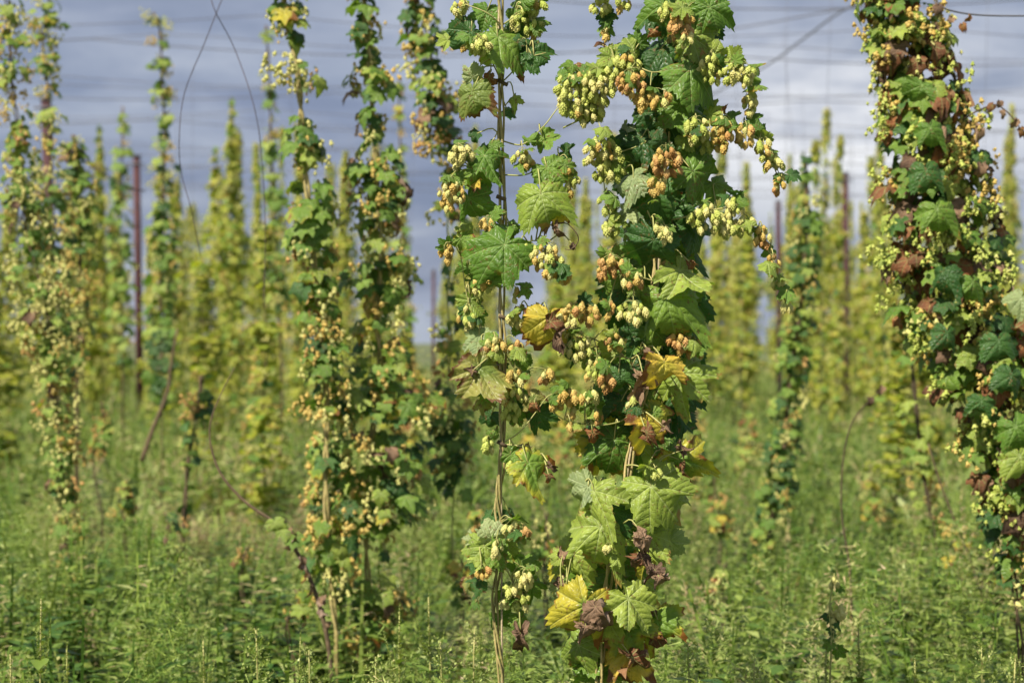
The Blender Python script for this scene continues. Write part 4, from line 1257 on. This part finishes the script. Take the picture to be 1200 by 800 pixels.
mid_vine('thin orange-tipped vine scrap hanging in mid-weeds left of the dried bine', 10,
         [(236, 440), (232, 480), (222, 530), (216, 600), (212, 680)],
         [(440, 10, .5), (470, 22, .8), (500, 18, .6), (540, 12, .5), (590, 14, .4), (640, 6, .1)], leafmix={'dark': .5, 'green': .3, 'ygreen': .2}, conemix={'pale': .5, 'orange': .5}, cdens=1.2)
mid_vine('slim shaded vine right of the leafiest vine, dark against the weeds', 13,
         [(822, 330), (818, 420), (816, 500), (814, 580), (818, 660)],
         [(330, 14, .7), (420, 16, .8), (520, 16, .7), (600, 14, .6), (660, 10, .4)], leafmix={'green': .5, 'light': .3, 'dark': .2}, cdens=.8)

for q, (x, y, d, h) in enumerate([(120, 470, 12, 70), (640, 600, 8, 60), (660, 470, 14, 90), (836, 560, 11, 80), (690, 380, 18, 90), (300, 420, 15, 90), (348, 690, 7.4, 40), (150, 560, 9.5, 60), (560, 590, 9, 90), (880, 480, 15, 80), (1020, 560, 12, 60),
                                    (540, 650, 7.8, 60), (620, 440, 15, 120), (100, 600, 11, 50), (1130, 620, 9, 50), (290, 640, 8.6, 40), (850, 660, 8.4, 50), (480, 420, 13, 120)]):
    mid_vine('low scrap of hop vine with orange and pale leaves among the weeds', d, [(x, y), (x + random.uniform(-8, 8), y + h * .5), (x + random.uniform(-12, 12), y + h), (x, y + h + 60)],
             [(y, 8, .5), (y + h * .3, 14, .8), (y + h * .7, 18, .7), (y + h, 10, .3)], leafmix={'green': .35, 'light': .3, 'ygreen': .15, 'rust': .1, 'yellow': .1},
             conemix={'pale': .4, 'tan': .3, 'orange': .3}, group='low hop scraps among the weeds', stem=.004, leaf_m=.08, ldens=1.3, cdens=1.2)

# dried bines
D1 = Vine('dried dark bine snaking down through the weeds left of the second-row vines', P(392, 800, 6.6) * Vector((1, 1, 0)) if False else Vector(((392 - 600) / FPX * 6.6, 6.6, 0)),
          catmull([P(x, y, 6.6) for x, y in [(275, 430), (256, 468), (246, 500), (249, 530), (262, 560), (290, 590), (325, 615), (350, 650), (368, 690), (382, 740), (390, 800)]], 6), 'dried bines among the weeds', 'dried_bine')
D1.tubes('stem', [(D1.stem, .0018, .011, 6)], 'stem_brown')
for (x, y) in [(348, 640), (352, 655), (362, 675), (370, 690), (372, 704), (378, 716), (384, 730), (356, 662), (376, 700), (345, 620), (340, 630)]:
    D1.leaf(P(x + random.uniform(-5, 5), y, 6.55), Vector((random.gauss(0, .6), -.3, -1)), rv(1), random.uniform(.03, .06), random.choice(('brown', 'brown', 'rust')), 'middry', petiole=False)
for (x, y, m) in [(330, 622, 'light'), (345, 628, 'green'), (322, 612, 'light')]:
    D1.leaf(P(x, y, 6.55), Vector((random.gauss(0, .6), -.3, -.6)), Vector((0, -1, .7)), .06, m, 'mid', petiole=False)
D2 = Vine('tall thin curved dry stem rising from open weeds left of the reddish vine', Vector(((1000 - 600) / FPX * 7.5, 7.5, 0)),
          catmull([P(x, y, 7.5) for x, y in [(1034, 455), (1018, 470), (1000, 492), (990, 525), (986, 570), (987, 610), (993, 645), (997, 690), (1000, 780)]], 6), 'dried bines among the weeds', 'dried_bine')
D2.tubes('stem', [(D2.stem, .0022, .0055, 6)], 'stem_brown')
for (x, y, m) in [(1034, 455, 'brown'), (1020, 468, 'brown'), (997, 690, 'light')]:
    D2.leaf(P(x, y, 7.5), Vector((random.gauss(0, .6), -.3, -1)), Vector((0, -1, .7)), .045, m, 'middry' if m == 'brown' else 'mid', petiole=False)
D3 = Vine('leaning brown stick below the reddish vine at the right', Vector(((1175 - 600) / FPX * 8.2, 8.2, 0)), catmull([P(x, y, 8.2) for x, y in [(1088, 520), (1100, 560), (1115, 600), (1135, 650), (1155, 710)]], 5), 'dried bines among the weeds', 'dried_bine')
D3.tubes('stem', [(D3.stem, .004, .006, 6)], 'stem_brown')
0 and D3.leaf(P(1102, 588, 8.15), Vector((.2, -.3, -1)), Vector((0, -1, .5)), .08, 'yellow', 'mid', petiole=False)
D4 = Vine('dark crooked old bine leaning in the weeds below the bare dark post', Vector(((160 - 600) / FPX * 12.5, 12.5, 0)), catmull([P(x, y, 12.5) for x, y in [(208, 385), (200, 430), (196, 460), (180, 500), (166, 540)]], 5), 'dried bines among the weeds', 'dried_bine')
D4.tubes('stem', [(D4.stem, .010, .02, 6)], 'stem_brown')
for q in range(34):
    y = random.uniform(385, 485)
    D4.leaf(P(188 + random.uniform(-14, 14), y, 12.6), Vector((random.gauss(0, .5), -.3, -1)), Vector((0, -.6, .8)) + rv(.3), random.uniform(.05, .09), random.choice(('dark', 'dark', 'green')), 'mid', petiole=False)


# ------------------------------------------------------------------ far rows: copies of a few whole vines
def far_proto(rs, full):
    r_ = random.Random(rs)
    H = 6.0
    LV, LF, LT, LE, LU, LM = [], [], [], [], [], []
    CV, CF, CT, CM, CE = [], [], [], [], []
    lo = co = 0
    nl = 640 if full else 380
    nt_ = 30 if full else 20
    tufts = [(r_.uniform(.8, H), r_.uniform(.55, 1.55), r_.uniform(0, 6.28)) for _ in range(nt_)]

    def z_r():
        tz, tr, ta = r_.choice(tufts) if r_.random() < .8 else (r_.uniform(.5, H), .8, 0)
        z = tz + r_.gauss(0, .075)
        z = min(max(z, .35), H)
        f = z / H
        r = .25 * (.6 + .5 * math.sin(min(1, f * 1.3) * math.pi * .85)) * (1 if f < .55 else (1 - .80 * (f - .55) / .45))
        return z, r * (1.0 if full else .72) * tr * (1 + (.7 if r_.random() < .08 else 0))
    mats_l = ('green', 'farleaf', 'dark')
    for _ in range(nl):
        z, r = z_r()
        a = r_.uniform(0, 6.283)
        rr = r * math.sqrt(r_.random())
        pos = Vector((math.cos(a) * rr, math.sin(a) * rr, z))
        out = Vector((math.cos(a), math.sin(a), 0))
        tip = out * .8 + Vector((r_.gauss(0, .3), r_.gauss(0, .3), -r_.uniform(.3, 1.2)))
        nrm = out * .6 + Vector((r_.gauss(0, .3), r_.gauss(0, .3), .9))
        s = .105 * r_.uniform(.6, 1.15)
        A = np.array(frame(tip, nrm)) * s
        V, F, E, UV = FAR_G[r_.randrange(3)]
        LV.append(V @ A.T + np.array(pos))
        LF += [tuple(q + lo for q in f) for f in F]
        LM += [r_.choices((0, 1, 2), (.17, .79, .04))[0]] * len(F)
        LT.append(np.full(len(V), r_.random()))
        LE.append(E * .6)
        LU.append(UV)
        lo += len(V)
    ncn = 2000 if full else 1150
    oct_ = np.array([(0, 0, 0), (.4, 0, -.35), (0, .4, -.35), (-.4, 0, -.35), (0, -.4, -.35), (0, 0, -1)])
    of = [(0, 1, 2), (0, 2, 3), (0, 3, 4), (0, 4, 1), (5, 2, 1), (5, 3, 2), (5, 4, 3), (5, 1, 4)]
    k = 0
    while k < ncn:
        z, r = z_r()
        a = r_.uniform(0, 6.283)
        rr = r * r_.uniform(.5, 1.08)
        c = Vector((math.cos(a) * rr, math.sin(a) * rr, z))
        mt = r_.choices((0, 1, 2), (.6, .2, .2))[0]
        for _ in range(r_.randint(5, 10)):
            s = r_.uniform(.034, .05)
            CV.append(oct_ * s + np.array(c) + np.array([r_.gauss(0, .03), r_.gauss(0, .03), r_.gauss(0, .03)]))
            CF += [tuple(q + co for q in f) for f in of]
            CM += [mt] * 8
            CT.append(np.full(6, r_.random()))
            CE.append(np.array([.1, .2, .2, .2, .2, .5]))
            co += 6
            k += 1
    lm = build_mesh('foliage', np.concatenate(LV), LF, mats=[M[x] for x in mats_l], midx=LM, uv=np.concatenate(LU), attrs={'tint': np.concatenate(LT), 'edge': np.concatenate(LE)})
    cm = build_mesh('hop_cones', np.concatenate(CV), CF, mats=[M['cone_pale'], M['cone_green'], M['cone_tan']], midx=CM, attrs={'tint': np.concatenate(CT), 'edge': np.concatenate(CE)})
    pts = [Vector((.02 * math.sin(q * .8), .02 * math.cos(q * .8), q * H / 16)) for q in range(17)]
    sm = tubes_mesh('stem', [(pts, .013, .006, 5)], M['stem_brown'])
    return lm, cm, sm


PROTO = [far_proto(1, True), far_proto(2, True), far_proto(3, False), far_proto(4, True), far_proto(5, False)]


def far_vine(x, y, pi, rot, sx, sz, label, group):
    r = thing('hop_vine', label, 'hop vine', (x, y, 0), group)
    r.rotation_euler = (random.gauss(0, .012), random.gauss(0, .012), rot)
    r.scale = (sx, sx, sz)
    for nm, me in zip(('foliage', 'hop_cones', 'stem'), PROTO[pi]):
        c = link(nm, me, r)
        if nm != 'stem':
            c['kind'] = 'stuff'
    return r


FAR_LABEL = 'slender yellow-green hop vine blurred in the far rows'
FAR_GROUP = 'hop vines in the far rows'
GAPS = [(488, 512), (884, 900), (150, 172), (602, 640)]
rf = random.Random(21)
# ones whose tops show singly on the sky: px, y of top, distance, width factor
TOPS = [(250, 172, 27, 1.05, 0, 'far hop vine with a broad spire inside the loop of loose twine'), (286, 148, 27, .8, 2, 'slim far hop vine reaching highest inside the loop of loose twine'),
        (205, 215, 30, 1.0, 1, 'far hop vine just left of the loop of loose twine, behind the beaded vine'), (404, 205, 33, 1.0, 3, 'pale far hop vine in the gap between the two second-row vines'),
        (228, 236, 38, .7, 2, 'small thin far hop vine under the left bow of loose twine'), (870, 208, 29, .9, 0, 'far hop vine behind the trailing cone-laden shoot'),
        (1010, 250, 33, .8, 1, 'far hop vine just right of the dark post beside the reddish vine'), (1185, 230, 31, 1.0, 3, 'far hop vine on the skyline nearest the right edge'),
        (1160, 262, 36, .9, 0, 'shorter far hop vine behind the right flank of the reddish vine'), (660, 250, 38, .8, 2, 'faint far hop vine between the twin foreground vines, the left one'),
        (690, 236, 40, .8, 4, 'faint far hop vine between the twin foreground vines, the right one'), (545, 262, 36, .7, 2, 'far hop vine just left of the bare-stemmed vine'),
        (975, 262, 34, .9, 3, 'far hop vine just left of the dark post beside the reddish vine'), (840, 262, 36, 1.0, 1, 'far hop vine low on the skyline at the right flank of the leafiest vine'),
        (760, 240, 34, 1.0, 0, 'far hop vine hidden behind the leafiest vine'), (350, 235, 34, 1.0, 1, 'far hop vine behind the tufted second-row vine'),
        (10, 235, 30, 1.2, 3, 'far hop vine on the skyline nearest the left edge'), (110, 225, 31, 1.1, 0, 'far hop vine behind the dark blunt-topped vine at the left'), (1040, 225, 30, 1.0, 1, 'far hop vine behind the left flank of the reddish vine')]
for (px, yt, d, sx, pi, lb) in TOPS:
    h = CAM_Z + (400 - yt) / FPX * d
    far_vine((px - 600) / FPX * d, d, pi, rf.uniform(0, 6.28), sx * 1.05, h / 6.0, lb, 'hop vines standing singly on the skyline')
nfar = 19
for row in range(15):
    d = 24 + row * 3.0
    half = d * .315
    x = -half + rf.uniform(0, 1)
    while x < half:
        px = 600 + x / d * FPX
        ok = not any(a < px < b for a, b in GAPS) and rf.random() < (.46 if d < 32 else .68) and nfar < 296
        if ok:
            sz = rf.uniform(.55, .92) if d < 33 else rf.uniform(.74, 1.06)
            far_vine(x, d + rf.gauss(0, .15), rf.choice((0, 1, 2, 3, 4)), rf.uniform(0, 6.28), rf.uniform(.55, .92), sz, FAR_LABEL, FAR_GROUP)
            nfar += 1
        x += .95 if d < 40 else 1.25
# middle rows, lower and leafier, filling behind the weeds
rm = random.Random(8)
nm_ = 0
for d in (13.5, 16.5, 19.5, 22):
    half = d * .31
    x = -half + rm.uniform(0, 1)
    while x < half:
        px = 600 + x / d * FPX
        if not any(a - 6 < px < b + 6 for a, b in GAPS) and rm.random() < .24 and not (960 < px < 1050):
            far_vine(x, d, rm.choice((0, 2, 4)), rm.uniform(0, 6.28), rm.uniform(.7, 1.0), rm.uniform(.28, .46), 'low blurred hop vine in the middle rows, its top below the skyline', 'low hop vines in the middle rows')
            nm_ += 1
        x += 1.0


# ------------------------------------------------------------------ single weeds at the front edge
def split_plant(rs, kind):
    V, F, T = weed_template(rs, kind, 0)
    return V, F, T


FW = []
WL = {'spike': ('pigweed_plant', ['tall pigweed with a knobbly pale green seed spike', 'upright pigweed with twin seed spikes', 'short pigweed with blunt green spikes']),
      'plume': ('goosefoot_plant', ['feathery pale green goosefoot', 'airy goosefoot with tiny florets', 'bushy pale goosefoot'])}


def front_weed(kind, px, ytop, d, label, wf=1.0, rs=0):
    top = P(px, ytop, d)
    gh = ground_h(top.x, d)
    h = top.z - gh
    r_ = np.random.default_rng(rs)
    root = thing(WL[kind][0], label, 'weed', (top.x, d, gh), 'single weeds along the front edge')
    # stem
    lean = Vector((r_.normal(0, .04), r_.normal(0, .03), 0))
    pts = catmull([Vector((0, 0, -.02)) - lean, Vector((0, 0, h * .5)) - lean * .3, Vector((0, 0, h * .97))], 5)
    link('stem', tubes_mesh('stem', [(pts, .005, .002, 5)], M['stem_green']), root)
    # leaves, one part each
    nl = 16
    for q in range(nl):
        f = .3 + .55 * q / nl
        a = q * 2.4 + r_.uniform(0, .7)
        p = pts[min(len(pts) - 1, int(f * (len(pts) - 1)))]
        tip = Vector((math.cos(a), math.sin(a), r_.uniform(.0, .6)))
        m4 = trs(p, frame(tip, Vector((0, 0, 1))), (.115 if kind == 'spike' else .07) * (1.25 - f * .6) * r_.uniform(.7, 1.15) * wf)
        link('leaf', LANCE[int(r_.integers(3))], root, mat4=m4)
    # flowering top
    VV, FF, TT = [], [], []

    def fl(c, d_, ln, wd, t_):
        d_ = d_ / np.linalg.norm(d_)
        s = np.cross(d_, np.array([.3, .2, 1.]))
        s /= np.linalg.norm(s)
        o = len(VV)
        VV.extend([c, c + d_ * ln * .5 - s * wd * .5, c + d_ * ln * .5 + s * wd * .5, c + d_ * ln])
        FF.extend([(o, o + 1, o + 2), (o + 1, o + 3, o + 2)])
        TT.extend([t_] * 4)
    if kind == 'spike':
        heads = [(np.zeros(2), 1.0, .26)] + [(r_.normal(0, .03, 2), r_.uniform(.78, .92), .16) for _ in range(3)]
        for off_, ft, ln in heads:
            for q in range(150):
                f = q / 150
                c = np.array([off_[0] * (.4 + f), off_[1] * (.4 + f), h * ft - ln * h * (1 - f)])
                a = r_.uniform(0, 6.283)
                d_ = np.array([math.cos(a), math.sin(a), r_.uniform(.3, 1.3)])
                s = (.017 if off_[0] == 0 else .013) * (1.15 - f * .8) * r_.uniform(.6, 1.3)
                fl(c, d_, s, s * .55, np.clip(.76 + r_.normal(0, .06), .5, .9))
        nm = 'seed_spike'
    else:
        for q in range(34):
            f = .35 + .62 * q / 34
            a = q * 2.4 + r_.uniform(0, .6)
            d_ = np.array([math.cos(a), math.sin(a), r_.uniform(.7, 1.5)])
            d_ /= np.linalg.norm(d_)
            bl = .26 * (1.12 - f) * wf * r_.uniform(.7, 1.2)
            c = np.array([0, 0, f * h])
            fl(c, d_, bl, .0025, .62)
            for k in range(26):
                pp = c + d_ * bl * (k + 1) / 26 + r_.normal(0, .005, 3) + np.array([0, 0, -.25 * bl * (k / 26) ** 2])
                s = r_.uniform(.006, .013)
                fl(pp, d_ + r_.normal(0, .8, 3), s, s * .6, np.clip(.80 + r_.normal(0, .06), .5, .95))
        nm = 'flower_plume'
    link(nm, build_mesh(nm, np.array(VV), FF, M['weed'], attrs={'tint': np.array(TT)}, smooth=False), root)


def lance(rs):
    r_ = np.random.default_rng(rs)
    V, F, T = [], [], []
    prof = [(0, .04), (.15, .30), (.35, .46), (.6, .40), (.82, .2), (1, .01)]
    for s, wv in prof:
        z = -.25 * s * s + .05
        wob = r_.normal(0, .015)
        V += [(-wv * .5, s, z + .07 * wv + wob), (0, s, z - .03), (wv * .5, s, z + .07 * wv - wob)]
    for q in range(len(prof) - 1):
        a = q * 3
        F += [(a, a + 1, a + 4, a + 3), (a + 1, a + 2, a + 5, a + 4)]
    tv = r_.uniform(.3, .52)
    return build_mesh('weed_leaf', np.array(V), F, M['weed'], attrs={'tint': np.full(len(V), tv)})


LANCE = [lance(i) for i in range(3)]
fw = [('spike', 48, 690, 4.9, 'tall pigweed spike nearest the left corner, well above its neighbours', 1.2), ('spike', 78, 752, 5.1, 'shorter pigweed just right of the tall spike in the left corner', 1),
      ('spike', 238, 742, 5.2, 'pigweed spike alone at the bottom, between the left corner and the goosefoot', 1), ('spike', 468, 706, 5.0, 'pigweed spike under the bushy second-row vine', 1), ('spike', 502, 690, 5.3, 'taller pigweed spike right of the one under the bushy second-row vine', 1),
      ('spike', 352, 738, 5.2, 'pigweed spike beside the foot of the dried dark bine', 1), ('spike', 1006, 726, 5.0, 'pale pigweed spike under the tall curved dry stem', 1.1), ('spike', 968, 752, 5.0, 'low pigweed spike left of the pale one under the curved dry stem', 1),
      ('spike', 1072, 762, 5.1, 'pigweed spike in the right foreground, left of the feathery corner plants', 1), ('spike', 12, 756, 4.9, 'pigweed spike touching the left edge', 1),
      ('plume', 300, 728, 5.0, 'feathery goosefoot at the bottom, left of the dried dark bine', 1), ('plume', 362, 752, 4.9, 'small feathery goosefoot at the dried bine foot', .9), ('plume', 516, 742, 4.9, 'wide feathery goosefoot just left of the bare-stemmed vine', 1.3), ('plume', 556, 728, 5.0, 'feathery goosefoot touching the bare-stemmed vine', 1.2),
      ('plume', 440, 760, 4.9, 'low feathery goosefoot left of the widest one', 1.1), ('plume', 806, 742, 4.9, 'feathery goosefoot right of the leafiest vine foot', 1), ('plume', 884, 764, 4.9, 'feathery goosefoot at the bottom between the leafiest vine and the pale pigweed', 1.2), ('plume', 1150, 748, 5.1, 'wide brownish feathery goosefoot in the right corner', 1.2), ('plume', 1190, 760, 5.0, 'feathery goosefoot cut by the right edge', 1.1)]
for i, (k_, px, yt, d, lb, wf) in enumerate(fw):
    front_weed(k_, px, yt, d, lb, wf, 50 + i)

# a short hop seedling beside the curved stem
S = Vine('short hop shoot with a few pale cones poking out of the weeds', Vector(((976 - 600) / FPX * 5.0, 5.0, 0)), catmull([P(978, 678, 5), P(972, 710, 5), P(974, 750, 5), P(972, 810, 5)], 5), None)
S.root['category'] = 'hop vine'
S.tubes('stem', [(S.stem, .002, .003, 5)], 'stem_green')
for (x, y, s, a, m) in [(986, 690, 18, -40, 'green'), (968, 724, 20, 210, 'dark'), (984, 730, 24, -20, 'dark'), (970, 755, 26, 200, 'green'), (985, 765, 28, -50, 'green'), (975, 742, 22, -90, 'dark')]:
    hero_leaf(S, x, y, s * .6, a, m, .6, i=1)
for (x, y, w_, h_) in [(977, 684, 8, 14), (982, 715, 10, 10), (976, 722, 10, 10)]:
    S.cluster(x, y, w_, h_, {'pale': 1}, 5.0, leaves=0, cone_px=9)

print('objects', len(bpy.data.objects), 'far', nfar, nm_, 'B cones', B.ncone, len(B.extra), 'A', A.ncone, 'leaves', A.nleaf, B.nleaf, F_.nleaf)
